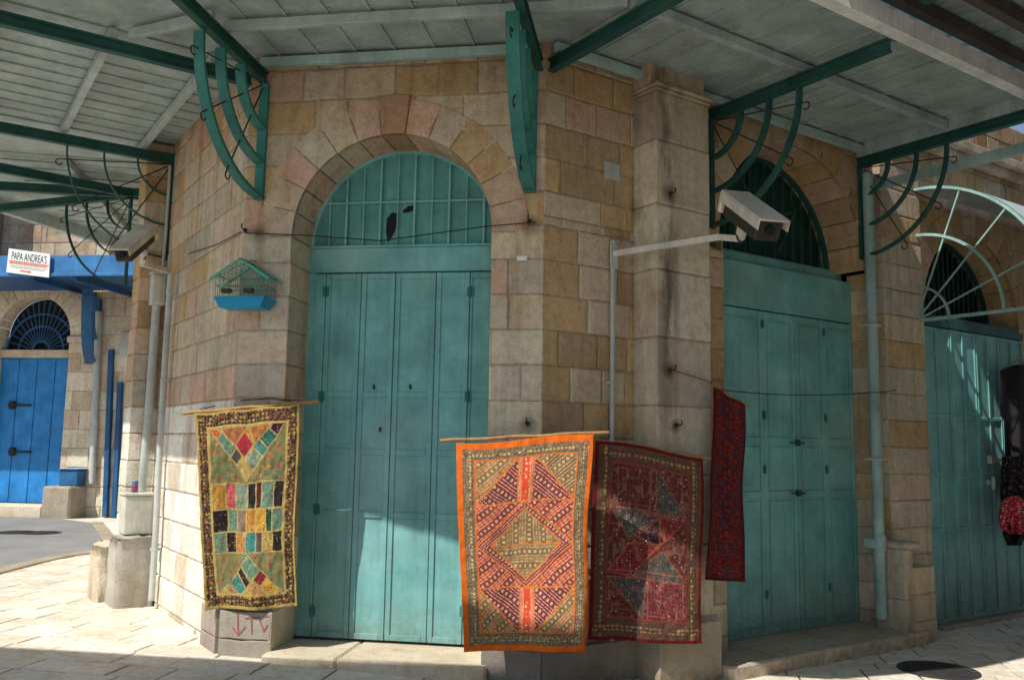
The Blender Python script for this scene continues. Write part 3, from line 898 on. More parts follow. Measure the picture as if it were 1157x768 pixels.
sub('end_plate', M['grey_steel'], can, lambda mb: mb.fbox(FR, uR2 - .03, uR2 + .03, .01, OR, ZB1 + .001, ZS - .001))
# fan of beams at the far corner
ZH = V((0, 0, 4.885))
s_ = hit(150, 219, ZH, Z)
for q in (hit(-40, 182, ZH, Z), hit(-40, 208, ZH, Z), hit(-40, 240, ZH, Z)):
    d_ = (q - s_); L_ = d_.length; d_ = d_.normalized(); nn = V((d_.y, -d_.x, 0))
    FX = Frame(V((s_.x, s_.y, 0)), nn, d_); beam(FX, 0, -.5, L_)
# purlins
def purlin(a, b, w=.06, mat='grey_steel'):
    mb = MB(); a = V((a.x, a.y, (ZP0 + ZP1) / 2)); b = V((b.x, b.y, (ZP0 + ZP1) / 2))
    mb.bar(a, b, w, ZP1 - ZP0, bev=.004); return mb.build('purlin', M[mat], can)
for v in (.10, 1.02): purlin(FR.p(.02, v, 0), FR.p(UR, v, 0), mat='bluegrey' if v < .5 else 'grey_steel')
purlin(FC.p(uCa, .05, 0), FC.p(uCb, .05, 0), .06, 'bluegrey')
purlin(FC.p(uCa, .72, 0), FC.p(uCb, .72, 0), .05)
for v in (.32, 1.12, 1.95): purlin(FL.p(.04, v, 0), FL.p(LL, v, 0))
purlin(FL.p(.0, 1.0, 0), FC.p(uCa, .9, 0), .05); purlin(FR.p(.0, 1.0, 0), FC.p(uCb, .72, 0), .05)
purlin(FF.p(.5, 1.2, 0), FF.p(5.4, 1.2, 0))
# gutters / fascias
def fascia(a, b, out, name='gutter', mat='fascia', z0=4.94, z1=5.14):
    mb = MB(); d = (b - a); a0 = V((a.x, a.y, 0)); n = out.normalized(); d = V((d.x, d.y, 0)); L = d.length; F = Frame(a0, d, n)
    mb.fbox(F, 0, L, .004, .014, z0, z1, bev=.003)
    mb.fbox(F, 0, L, .0145, .10, z0, z0 + .01, bev=.002)
    mb.fbox(F, 0, L, .10, .112, z0, z1 - .05, bev=.003)
    mb.fbox(F, 0, L, -.02, .0035, z1 - .02, z1 - .005)
    return mb.build(name, M[mat], can)
fascia(FR.p(0, OR, 0), FR.p(UR, OR, 0), rn)
fascia(FC.p(uCa, OC, 0), FC.p(uCb, OC, 0), cn)
fascia(FL.p(0, OL, 0), FL.p(LL + .1, OL, 0), ln)
_a, _b = FR.p(0, OR, 0), FC.p(uCb, OC, 0); _n = V((_b - _a)[:]).cross(Z).normalized(); _n = _n if _n.y < 0 else -_n
fascia(_a, _b, _n)
_a, _b = FL.p(0, OL, 0), FC.p(uCa, OC, 0); _n = V((_b - _a)[:]).cross(Z).normalized(); _n = _n if _n.y < 0 else -_n
fascia(_a, _b, _n)
_a, _b = far1, far2; _n = (_b - _a).cross(Z).normalized(); _n = _n if _n.x < 0 else -_n
fascia(_a, _b, _n, mat='grey_steel', z0=4.90, z1=5.12)
fascia(V((FL.p(LL + .1, OL, 0))), far1, ln, mat='grey_steel', z0=4.90, z1=5.12)

def hook(c, dir_, up_, r=.03):
    pts = [c - dir_ * .01]
    for k in range(9):
        a = -math.pi / 2 + k * math.pi * 1.35 / 8
        pts.append(c + dir_ * (r * math.cos(a) + .004) + up_ * (r * math.sin(a) + r))
    return pts
def bracket(o, d, rad, w, th, plen=None, drop=ZB0, label=None, mats=('teal_dark', 'teal_dark')):
    """quarter-fan bracket: post down the wall, arcs from beam to post, thin rods ending in hooks"""
    d = d.normalized(); side = V((d.y, -d.x, 0))
    c = V((o.x, o.y, drop))
    mb = MB(); L = plen or (rad[0] + .03)
    mb.box3(c - side * w / 2 - Z * L, side * w, d * .035, Z * L, bev=.004)
    post = mb.build('bracket', M[mats[0]], can, label)
    for r in rad:
        mb = MB()
        pts = [c + d * (.02 + r * math.sin(a)) - Z * (r * math.cos(a)) for a in [math.pi / 2 * k / 18 for k in range(19)]]
        mb.ribbon(pts, side, w, th)
        mb.build('arc', M[mats[1]], post)
    for ang in (8, 33, 60):
        a = math.radians(ang); t = d * math.cos(a) - Z * math.sin(a); L = rad[0] + .10
        p0 = c + t * .06 + d * .02
        mb = MB(); e = c + t * L
        q = t.cross(side).normalized();
        if q.z > 0: q = -q
        pts = [p0, e]
        rr = .032
        for k in range(1, 9):
            an = k * math.pi * 1.3 / 8
            pts.append(e + t * (rr * math.sin(an)) + q * (-rr + rr * math.cos(an)) * -1)
        mb.tube(pts, .0065, 6)
        mb.build('hook_rod', M['rust'], post)
    return post
bracket(FC.p(.13, .0, 0), (cn * 1.0 + ln * .1), (1.0, .70, .40), .085, .03, label='weathered teal bracket at the left edge of the cut corner', mats=('teal_bright', 'teal_bright'))
bracket(FC.p(WC - .12, .0, 0), cn, (1.0, .70, .40), .10, .03, label='weathered teal bracket above the orange rug', mats=('teal_bright', 'teal_bright'))
bracket(FR.p(uR1 + .02, .0, 0), rn, (1.0, .68, .36), .06, .028, label='dark green bracket over the pilaster')
bracket(FR.p(uR2, .0, 0), rn, (.98, .66, .34), .055, .024, label='dark green bracket at the right end of the canopy')
bracket(FL.p(uLB, .0, 0), ln, (1.06, .70, .36), .035, .016, label='dark green bracket above the left security camera')
bracket(V((s_.x, s_.y, 0)), hit(0, 236, ZH, Z) - s_, (1.1, .75, .4), .035, .016, label='dark green bracket at the far corner')

# ---- the higher roof across the alley (upper right corner of the view)
al = thing('alley_roof', 'dark brown steel roof over the alley beyond the white gutter', 'roof', FR.p(2, 3.6, 5.3))
def al_sheet(mb):
    mb.fbox(FR, .9, 9, OR - .3, 5.2, 5.42, 5.44)
    for k in range(28): mb.fbox(FR, .95 + k * .28, .99 + k * .28, OR - .28, 5.18, 5.395, 5.4195)
sub('roof_sheet', M['grey_steel'], al, al_sheet)
for v in (OR - .05, OR + .32, OR + .62, OR + 1.5, OR + 2.4): sub('beam', M['brown_steel'], al, lambda mb: mb.fbox(FR, .9, 9, v, v + .09, 5.26, 5.39, bev=.004))
for u in (1.95, 4.4, 6.9): sub('beam', M['teal_dark'], al, lambda mb: mb.fbox(FR, u, u + .08, OR + .24, 5.2, 5.14, 5.255, bev=.004))
for u in (1.99, 6.94): sub('post', M['teal_dark'], al, lambda mb: mb.fbox(FR, u - .04, u + .04, 5.1, 5.18, -.2, 5.138, bev=.004))

# beams and barrel awning to the right of the canopy
ub2 = FR.px(985, 215)[0] + .25
ba = thing('barrel_awning', 'teal steel quarter-round awning over the right door', 'awning', FR.p(o3a, 0, 3.2))
zb_, ub_ = 3.30, FR.px(1040, 362, .1)[0]
_u, _z = FR.px(1040, 362, .1); zb_ = _z
RA = 1.50
def qarc(F, u, r, z, n=20, v0=.05):
    return [F.p(u, v0 + r * math.sin(a), z + r * math.cos(a)) for a in [math.pi / 2 * k / n for k in range(n + 1)]]
def fanpart(u):
    def f(mb):
        for r, t in ((RA, .03), (.97, .03), (.38, .02)): mb.ribbon(qarc(FR, u, r, zb_), FR.d, .035, t)
        mb.bar(FR.p(u, .05, zb_), FR.p(u, RA + .07, zb_), .035, .035)
        mb.bar(FR.p(u, .05, zb_ - .0), FR.p(u, .05, zb_ + RA), .035, .03, up=FR.n)
        for a in (22, 44, 68):
            a = math.radians(a); mb.bar(FR.p(u, .05, zb_), FR.p(u, .05 + RA * math.sin(a), zb_ + RA * math.cos(a)), .016, .016)
    return f
sub('end_frame', M['pale_green'], ba, fanpart(_u))
sub('end_frame', M['bluegrey'], ba, fanpart(_u + 3.0))
def bsheet(mb):
    a = qarc(FR, _u + .02, RA + .02, zb_, 20); b = qarc(FR, _u + 3.0, RA + .02, zb_, 20)
    n = len(a); mb.add(a + b, [(i, i + 1, n + i + 1, n + i) for i in range(n - 1)], smooth=True)
sub('awning_sheet', M['grey_steel'], ba, bsheet)
# second steel beam past the canopy end
mb = MB()
fu, fz = FR.px(984, 212, 0)
mb.bar(FR.p(fu, 0, fz), FR.p(fu, 2.1, fz), .07, .10, bev=.004)
mb.build('beam', M['bluegrey'], can, 'pale blue grey beam just past the canopy end')

# ================================================================ PIPES, CAMERAS, BOXES
def clamp(mb, F, u, v, z, r):
    mb.fbox(F, u - r * 1.25, u + r * 1.25, 0, v + r * 1.15, z - .012, z + .012, bev=.003)
# right downpipe
du = FR.px(988, 450, .10)[0]
dp = thing('downpipe', 'pale green downpipe on the wall between the middle and right doors', 'pipe', FR.p(du, .1, 0))
sub('pipe', M['pipe_teal'], dp, lambda mb: mb.tube([FR.p(du, .10, z) for z in (4.75, 3, 1.2, .92)], .055, 14))
sub('collar', M['pipe_teal'], dp, lambda mb: (mb.tube([FR.p(du, .10, z) for z in (.93, .78)], .07, 14), mb.tube([FR.p(du, .10, z) for z in (.78, .10)], .058, 12), mb.fbox(FR, du - .12, du - .05, .0, .12, .80, .90, bev=.01)))
for z in (3.1, 1.7): sub('clamp', M['conduit'], dp, lambda mb: clamp(mb, FR, du, .10, z, .055))
# conduit pole with the camera arm
pu = FR.px(692, 400, .06)[0]
cp = thing('conduit', 'thin grey conduit pole rising behind the orange rug', 'pipe', FR.p(pu, .06, -.1))
zt = FR.px(692, 272, .06)[1]
sub('pipe', M['conduit'], cp, lambda mb: mb.tube([FR.p(pu, .06, -.15), FR.p(pu, .06, zt)], .021, 10))
for z in (.5, 1.35, 2.3): sub('clamp', M['conduit'], cp, lambda mb: clamp(mb, FR, pu, .06, z, .02))

def cam_house(name_label, e0, e1, armpts, w=.15, h=.12):
    """CCTV: e0 tail, e1 nose; arm polyline"""
    t = thing('security_camera', name_label, 'camera', armpts[0])
    d = (e1 - e0); L = d.length; dn = d.normalized(); s_ = dn.cross(Z).normalized(); u_ = s_.cross(dn)
    sub('camera_body', M['cam_dark'], t, lambda mb: mb.box3(e0 + dn * .06 - s_ * w * .40 - u_ * h * .5, dn * (L - .12), s_ * w * .80, u_ * h * .85, bev=.012))
    def hood(mb):
        mb.box3(e0 - s_ * w / 2 + u_ * (h * .38), d, s_ * w, u_ * .018, bev=.006)
        mb.box3(e0 - s_ * w / 2 + u_ * (h * .02), d, s_ * .007, u_ * (h * .36), bev=.002)
        mb.box3(e0 + s_ * (w / 2 - .007) + u_ * (h * .02), d, s_ * .007, u_ * (h * .36), bev=.002)
        mb.box3(e0 - s_ * w / 2 - u_ * (h * .45), dn * .05, s_ * w, u_ * (h * .82), bev=.012)
    sub('sun_hood', M['cam_white'], t, hood)
    sub('lens', M['black'], t, lambda mb: mb.tube([e1 - dn * .07, e1 - dn * .03], .035, 12))
    def arm(mb):
        for a, b in zip(armpts[:-1], armpts[1:]): mb.bar(a, b, .045, .05, bev=.004)
        m = e0 + dn * L * .32 - u_ * h * .5
        mb.tube([armpts[-1] + Z * .01, armpts[-1] + (m - armpts[-1]) * .6], .03, 10); mb.tube([armpts[-1] + (m - armpts[-1]) * .4, m], [.045, .03], 10)
    sub('arm', M['cam_white'], t, arm)
    ca_ = e0 + dn * .04 - u_ * h * .3; cb_ = armpts[-1]; mid = ca_.lerp(cb_, .5) - Z * .12
    sub('cable', M['cam_dark'], t, lambda mb: mb.tube([ca_, ca_.lerp(mid, .6) - Z * .03, mid, cb_.lerp(mid, .4) - Z * .02, cb_ - Z * .03], .008, 6))
    sub('screw', M['rust'], t, lambda mb: mb.tube([armpts[-1] - Z * .03, armpts[-1] + Z * .035], .012, 6))
    return t
def at(x, y, dep):  # point on a pixel ray at depth dep
    r_ = ray(x, y); return CAM + r_ * dep
e0, e1 = at(828, 228, 7.0), at(873, 262, 6.35)
armp = [FR.P(693, 287, .09), at(812, 268, 7.25), at(838, 270, 7.0)]
c1 = cam_house('cream security camera on a long arm in front of the middle fanlight', e0, e1, armp, .24, .19)
sub('mount_plate', M['conduit'], c1, lambda mb: mb.box3(FR.P(693, 287, .07) - rd * .04 - Z * .12, rd * .08, rn * .015, Z * .2, bev=.004))
le0, le1 = FL.P(174, 252, .45), FL.P(138, 292, .95)
la = [FL.P(191, 303, .05), FL.P(160, 297, .50)]
cam_house('cream security camera on the left wall high above the junction box', at(168, 262, 8.9), at(135, 290, 8.3), [FL.P(190, 306, .06), at(160, 298, 9.0), at(163, 290, 8.95)], .20, .16)

# left conduits
BZ = .80
zj0, zj1 = FL.px(176, 344, .12)[1], FL.px(176, 311, .12)[1]
mb = MB(); uu, _ = FL.px(190, 450, .06)
mb.tube([FL.P(x, y, .07) for x, y in ((193, 310), (187, 400), (181, 500), (176, 600), (171, 678))], .032, 10)
for y, x in ((330, 192), (430, 185), (620, 174)): q = FL.P(x, y, .07); mb.bar(q - ln * .06 , q + ln * .03, .09, .025)
single(mb, 'conduit', M['conduit'], 'grey conduit down the left wall, the one nearer the yellow patchwork', 'pipe')
mb = MB()
mb.tube([FL.p(pL0 - .09, .10, zj0 - .002), FL.p(pL0 - .09, .105, 2.0), FL.p(pL0 - .085, .12, BZ + .43)], .045, 10)
mb.tube([FL.p(pL0 - .08, .06, zj1 + .028), FL.p(pL0 - .05, .045, 4.0), FL.p(pL0 - .05, .045, 4.8)], .018, 8)
single(mb, 'conduit', M['conduit'], 'thicker grey conduit running from the junction box down to the meter box', 'pipe')
# junction box
def ubox(F, x0, y0, x1, y1, v0, dep, name, mat, label, cat, lid=True):
    ua_, z1_ = F.px(x0, y0, v0 + dep); ub_, z0_ = F.px(x1, y1, v0 + dep)
    if ua_ > ub_: ua_, ub_ = ub_, ua_
    t = thing(name, label, cat, F.p((ua_ + ub_) / 2, v0, z0_))
    sub('box_body', M[mat], t, lambda mb: mb.fbox(F, ua_, ub_, v0, v0 + dep - .012, z0_, z1_, bev=.012))
    sub('lid', M[mat], t, lambda mb: (mb.fbox(F, ua_ - .006, ub_ + .006, v0 + dep - .0115, v0 + dep, z0_ - .004, z1_ + .004, bev=.005), mb.fbox(F, (ua_ + ub_) / 2 - .012, (ua_ + ub_) / 2 + .012, v0 + dep + .001, v0 + dep + .008, (z0_ + z1_) / 2 - .02, (z0_ + z1_) / 2 + .02, bev=.002)))
    return t
q0 = FL.P(178, 327, .2)
def wall_box(name, mat, label, cat, F, u0, u1, v0, v1, z0, z1):
    t = thing(name, label, cat, F.p((u0 + u1) / 2, (v0 + v1) / 2, z0))
    sub('box_body', M[mat], t, lambda mb: mb.fbox(F, u0, u1, v0, v1, z0, z1, bev=.01))
    def l(mb):
        mb.fbox(F, u0 - .015, u1 + .012, v0 - .008, v1 + .015, z1 + .0005, z1 + .025, bev=.006)
        mb.fbox(F, u0 - .006, u0 - .0005, v0 + .02, v1 - .02, z0 + .02, z1 - .02, bev=.002)
    sub('lid', M[mat], t, l)
    return t
wall_box('junction_box', 'box', 'small grey junction box under the left security camera', 'electrical box', FL, pL0 - .16, pL0 - .01, .02, .17, zj0, zj1)
wall_box('meter_box', 'box', 'pale grey meter box standing on the rough concrete block', 'electrical box', FL, pL0 - .40, pL0 - .10, .06, .34, BZ + .012, BZ + .40)
ct = FL.p(pL0 - .22, .22, BZ + .426)
cn_ = thing('drink_can', 'red and blue drink can on top of the meter box', 'can', ct)
sub('can_body', M['can_blue'], cn_, lambda mb: mb.tube([ct + Z * z for z in (0, .005, .05, .11, .118)], [.027, .032, .032, .032, .026], 16))
sub('label_band', M['can_red'], cn_, lambda mb: mb.tube([ct + Z * .02, ct + Z * .06], .0328, 16, cap=False))
# rough concrete block & stone boulder at the left pilaster
def rough(name, label, cat, o, dx_, dy_, h, mat='plaster', col=GREY, seed=1, amp=.02):
    rr = random.Random(seed); mb = MB(); n = 6
    o = V((o.x, o.y, -.1)); vs = {}
    def vert(i, j, k):
        p = o + dx_ * (i / n) + dy_ * (j / n) + Z * ((h + .1) * k / n)
        if (i, j, k) not in vs:
            e = sum(1 for t in (i, j, k) if t in (0, n))
            c_ = o + dx_ / 2 + dy_ / 2 + Z * (h + .1) / 2
            pull = (p - c_) * (.0 if e < 2 else -.05 * (e - 1))
            vs[(i, j, k)] = len(mb.v); mb.v.append(p + pull + V((rr.uniform(-amp, amp), rr.uniform(-amp, amp), rr.uniform(-amp, amp))))
        return vs[(i, j, k)]
    for a in range(n):
        for b in range(n):
            for q in (((0, a, b), (0, a + 1, b), (0, a + 1, b + 1), (0, a, b + 1)), ((n, a, b), (n, a + 1, b), (n, a + 1, b + 1), (n, a, b + 1)),
                      ((a, 0, b), (a + 1, 0, b), (a + 1, 0, b + 1), (a, 0, b + 1)), ((a, n, b), (a + 1, n, b), (a + 1, n, b + 1), (a, n, b + 1)),
                      ((a, b, n), (a + 1, b, n), (a + 1, b + 1, n), (a, b + 1, n))):
                f = tuple(vert(*t) for t in q); mb.f.append(f); mb.c.append(col); mb.sm.append(True)
    loc = V((o.x, o.y, 0)) + dx_ / 2 + dy_ / 2
    mb.v = [q - loc for q in mb.v]
    ob = mb.build(name, M[mat], None); ob.location = loc
    tag(ob, label, cat); return ob
rough('concrete_block', 'rough grey concrete block with the meter box on it, by the left pilaster', 'concrete block', FL.p(pL0 - .46, .02, 0), ld * .45, ln * .38, BZ, seed=3, amp=.012, col=(.50, .47, .42))
rough('base_stone', 'rounded worn limestone block at the foot of the left pilaster', 'stone block', FL.p(pL0 - .02, .30, 0), ld * .42, ln * .20, .68, mat='stone', seed=5, amp=.018, col=PALE)

# small plate, tile, number tag
def plate(F, x, y, w, h, v, name, mat, label, cat, rim=True):
    u, z = F.px(x, y, v); mb = MB(); mb.fbox(F, u - w / 2, u + w / 2, v, v + .012, z - h / 2, z + h / 2, bev=.004)
    mb.fbox(F, u - w / 2 + .012, u + w / 2 - .012, v + .0125, v + .016, z - h / 2 + .012, z + h / 2 - .012, bev=.002)
    return single(mb, name, M[mat], label, cat)
plate(FR, 691, 194, .17, .15, .006, 'wall_plate', 'conduit', 'grey square cover plate high on the wall right of the orange rug', 'plate')
plate(FC, 590, 292, .085, .04, .012, 'number_tag', 'sign', 'tiny blue and white tag at the right edge of the corner arch', 'tag')
# old plastic trunking strip
uu, z1_ = FR.px(724, 178, .01); z0_ = FR.px(724, 235, .01)[1]
mb = MB(); mb.fbox(FR, uu - .012, uu + .012, .008, .03, z0_, z1_, bev=.003); mb.tube([FR.p(uu, .02, z0_), FR.p(uu + .01, .02, z0_ - .2), FR.p(uu + .005, .02, 3.0)], .008, 6)
mb.fbox(FR, uu - .03, uu + .03, .008, .07, z1_, z1_ + .08, bev=.01)
single(mb, 'cable_trunking', M['conduit'], 'short pale cable trunking in the inner angle left of the pilaster', 'trunking')

# wires and hooks on the walls
def wire(pts, label, r=.0045, sag=.0, mat='wire'):
    q = []
    for (a, b) in zip(pts[:-1], pts[1:]):
        for k in range(8):
            t = k / 8; p = a.lerp(b, t); p.z -= sag * 4 * t * (1 - t); q.append(p)
    q.append(pts[-1]); mb = MB(); mb.tube(q, r, 6); return single(mb, 'wire', M[mat], label, 'wire')
wire([FC.P(276, 263, .03), FC.P(345, 266, .06), FC.P(430, 272, .06), FC.P(548, 256, .06), FC.P(606, 251, .03)], 'dark wire strung across the fanlight of the corner door', .005)
wire([FL.P(212, 287, .02), FL.P(246, 276, .02), FC.P(272, 262, .02)], 'dark wire clipped along the left wall below its bracket')
wire([FL.P(226, 462, .03), FC.P(275, 452, .04), FC.P(306, 450, .03), FC.P(335, 454, .03)], 'thin wire on the left pier just above the yellow patchwork')
wire([FR.P(812, 440, .03), FR.P(900, 446, .05), FR.P(985, 443, .18), FR.P(1012, 440, .18)], 'thin wire across the upper part of the middle door', sag=.01)
wire([FR.P(760, 418, .30), FR.P(805, 432, .31)], 'short string from the pilaster hole to the dark red rug pole', .003)
for i, (F, x, y, v, lab) in enumerate([(FC, 277, 260, .01, 'rusty wall hook left of the corner arch'), (FC, 598, 250, .01, 'rusty wall hook right of the corner arch'),
                        (FR, 724, 138, .01, 'rusty wall hook near the canopy beside the pilaster'), (FR, 757, 219, .29, 'rusty hook in the pilaster left of the security camera'),
                        (FR, 757, 418, .29, 'rusty hook halfway up the pilaster'), (FR, 764, 480, .29, 'rusty hook on the pilaster above the maroon patchwork'), (FC, 596, 478, .01, 'rusty hook on the corner above the orange rug pole')]):
    q = F.P(x, y, v); mb = MB()
    mb.tube([q, q + F.n * .05] + [q + F.n * (.05 + .02 * math.sin(a)) + Z * (.02 - .02 * math.cos(a)) for a in (.5, 1.2, 2, 2.8)], .006, 6)
    mb.tube([q - F.n * .004, q + F.n * .006], .018, 10)
    single(mb, 'wall_hook', M['rust'], lab, 'hook', 'rusty hooks on the walls')

# ================================================================ BIRD CAGE
FG = Frame(FC.P(277, 340, .16), cd, cn); gzb = FC.px(277, 349, .16)[1]
cg = thing('bird_cage', 'small green wire bird cage with a blue tray hung left of the corner door', 'bird cage', V((FG.o.x, FG.o.y, gzb)))
FG.o.z = 0
W2, DP = .205, .12; ht = .14; H1 = .185; H2 = .40
def tray(mb):
    a = [FG.p(x, y, gzb) for x, y in ((-W2 + .03, -DP + .02), (W2 - .03, -DP + .02), (W2 - .03, DP - .02), (-W2 + .03, DP - .02))]
    b = [FG.p(x, y, gzb + .085) for x, y in ((-W2 - .015, -DP), (W2 + .015, -DP), (W2 + .015, DP), (-W2 - .015, DP))]
    c_ = [p + Z * -.004 + (FG.o + Z * p.z - p) * .06 for p in b]
    mb.add(a + b, [(3, 2, 1, 0), (0, 1, 5, 4), (1, 2, 6, 5), (2, 3, 7, 6), (3, 0, 4, 7)])
    mb.add([FG.p(x, y, gzb + .07) for x, y in ((-W2 + .0, -DP), (W2 - .0, -DP), (W2 - .0, DP), (-W2 + .0, DP))], [(0, 1, 2, 3)])
sub('tray', M['cage_tray'], cg, tray)
def cagew(mb):
    z0 = gzb + .085; z1 = z0 + H1; zr = z0 + H2 - .1
    r = .0024
    for i in range(13):
        x = -W2 + 2 * W2 * i / 12; zt_ = z1 + (zr - z1) * (1 - abs(x) / W2)
        for y in (-DP, DP): mb.tube([FG.p(x, y, z0), FG.p(x, y, zt_)], r, 4, cap=False)
    for i in range(7):
        y = -DP + 2 * DP * i / 6
        for x in (-W2, W2): mb.tube([FG.p(x, y, z0), FG.p(x, y, z1)], r, 4, cap=False)
        for sx in (-1, 1): mb.tube([FG.p(sx * W2 * 1.12, y, z1 - .03), FG.p(0, y, zr)], r, 4, cap=False)
    for z in (z0, z0 + H1 * .5, z1):
        mb.tube([FG.p(x, y, z) for x, y in ((-W2, -DP), (W2, -DP), (W2, DP), (-W2, DP), (-W2, -DP))], r * 1.5, 4)
    for k in range(8):
        for sx in (-1, 1):
            x = sx * W2 * k / 8 * 1.12; z = zr + (z1 - .03 - zr) * k / 8
            mb.tube([FG.p(x, -DP - .01, z), FG.p(x, DP + .01, z)], r, 4, cap=False)
sub('wire_body', M['cage'], cg, cagew)
def roofp(mb):
    z0 = gzb + .085; z1 = z0 + H1; zr = z0 + H2 - .1
    for sx in (-1, 1):
        for y in (-DP - .012, DP + .012):
            mb.bar(FG.p(0, y, zr + .006), FG.p(sx * W2 * 1.25, y, z1 - .045), .008, .018)
    mb.bar(FG.p(0, -DP - .01, zr + .01), FG.p(0, DP + .01, zr + .01), .02, .012)
sub('roof_trim', M['cage'], cg, roofp)
for x_ in (-.15, .04): sub('feeder', M['cam_dark'], cg, lambda mb: mb.fbox(FG, x_, x_ + .08, DP - .03, DP + .02, gzb + .115, gzb + .15, bev=.005))
sub('perch', M['wood'], cg, lambda mb: mb.tube([FG.p(-W2, 0, gzb + .19), FG.p(W2, 0, gzb + .19)], .006, 6))
sub('hanger', M['wire'], cg, lambda mb: mb.tube([FG.p(0, 0, gzb + H2 - .01), FG.p(0, -.06, gzb + H2 + .02), FG.p(0, -.158, gzb + H2 + .03)], .004, 6))

# ================================================================ RUGS
rng = np.random.default_rng(5)
def vnoise(s, t, f, seed):
    g = np.random.default_rng(seed).random((f + 2, f + 2)); x = s * f; y = t * f
    xi = np.clip(x.astype(int), 0, f); yi = np.clip(y.astype(int), 0, f); fx = x - xi; fy = y - yi
    fx = fx * fx * (3 - 2 * fx); fy = fy * fy * (3 - 2 * fy)
    return (g[yi, xi] * (1 - fx) + g[yi, xi + 1] * fx) * (1 - fy) + (g[yi + 1, xi] * (1 - fx) + g[yi + 1, xi + 1] * fx) * fy
def inpoly(s, t, poly):
    ins = np.zeros(s.shape, bool); dist = np.full(s.shape, 9.0); n = len(poly)
    for i in range(n):
        (x0, y0), (x1, y1) = poly[i], poly[(i + 1) % n]
        cond = ((y0 > t) != (y1 > t)) & (s < (x1 - x0) * (t - y0) / ((y1 - y0) if abs(y1 - y0) > 1e-9 else 1e-9) + x0)
        ins ^= cond
        dx_, dy_ = x1 - x0, (y1 - y0) * 1.8
        L2 = dx_ * dx_ + dy_ * dy_ + 1e-12
        k = np.clip(((s - x0) * dx_ + (t - y0) * 1.8 * dy_) / L2, 0, 1)
        dist = np.minimum(dist, np.hypot(s - x0 - k * dx_, (t - y0) * 1.8 - k * dy_))
    return ins, dist
def setc(C, m, c): C[m] = np.array(c, dtype=np.float32)
def blend(C, w, c): C[:] = C * (1 - w[..., None]) + np.array(c, dtype=np.float32) * w[..., None]
def dots(C, mask, s, t, per, rad, cols, seed, asp=1.8, prob=1.0):
    gx = s / per; gy = t * asp / per; ix = np.floor(gx).astype(int); iy = np.floor(gy).astype(int)
    h = np.random.default_rng(seed).random((400, 400, 4)); q = h[iy % 400, ix % 400]
    cx = .5 + (q[..., 0] - .5) * .35; cy = .5 + (q[..., 1] - .5) * .35
    d = np.hypot(gx - ix - cx, gy - iy - cy)
    m = mask & (d < rad) & (q[..., 3] < prob)
    ci = (q[..., 2] * len(cols)).astype(int)
    for k, c in enumerate(cols): setc(C, m & (ci == k), c)

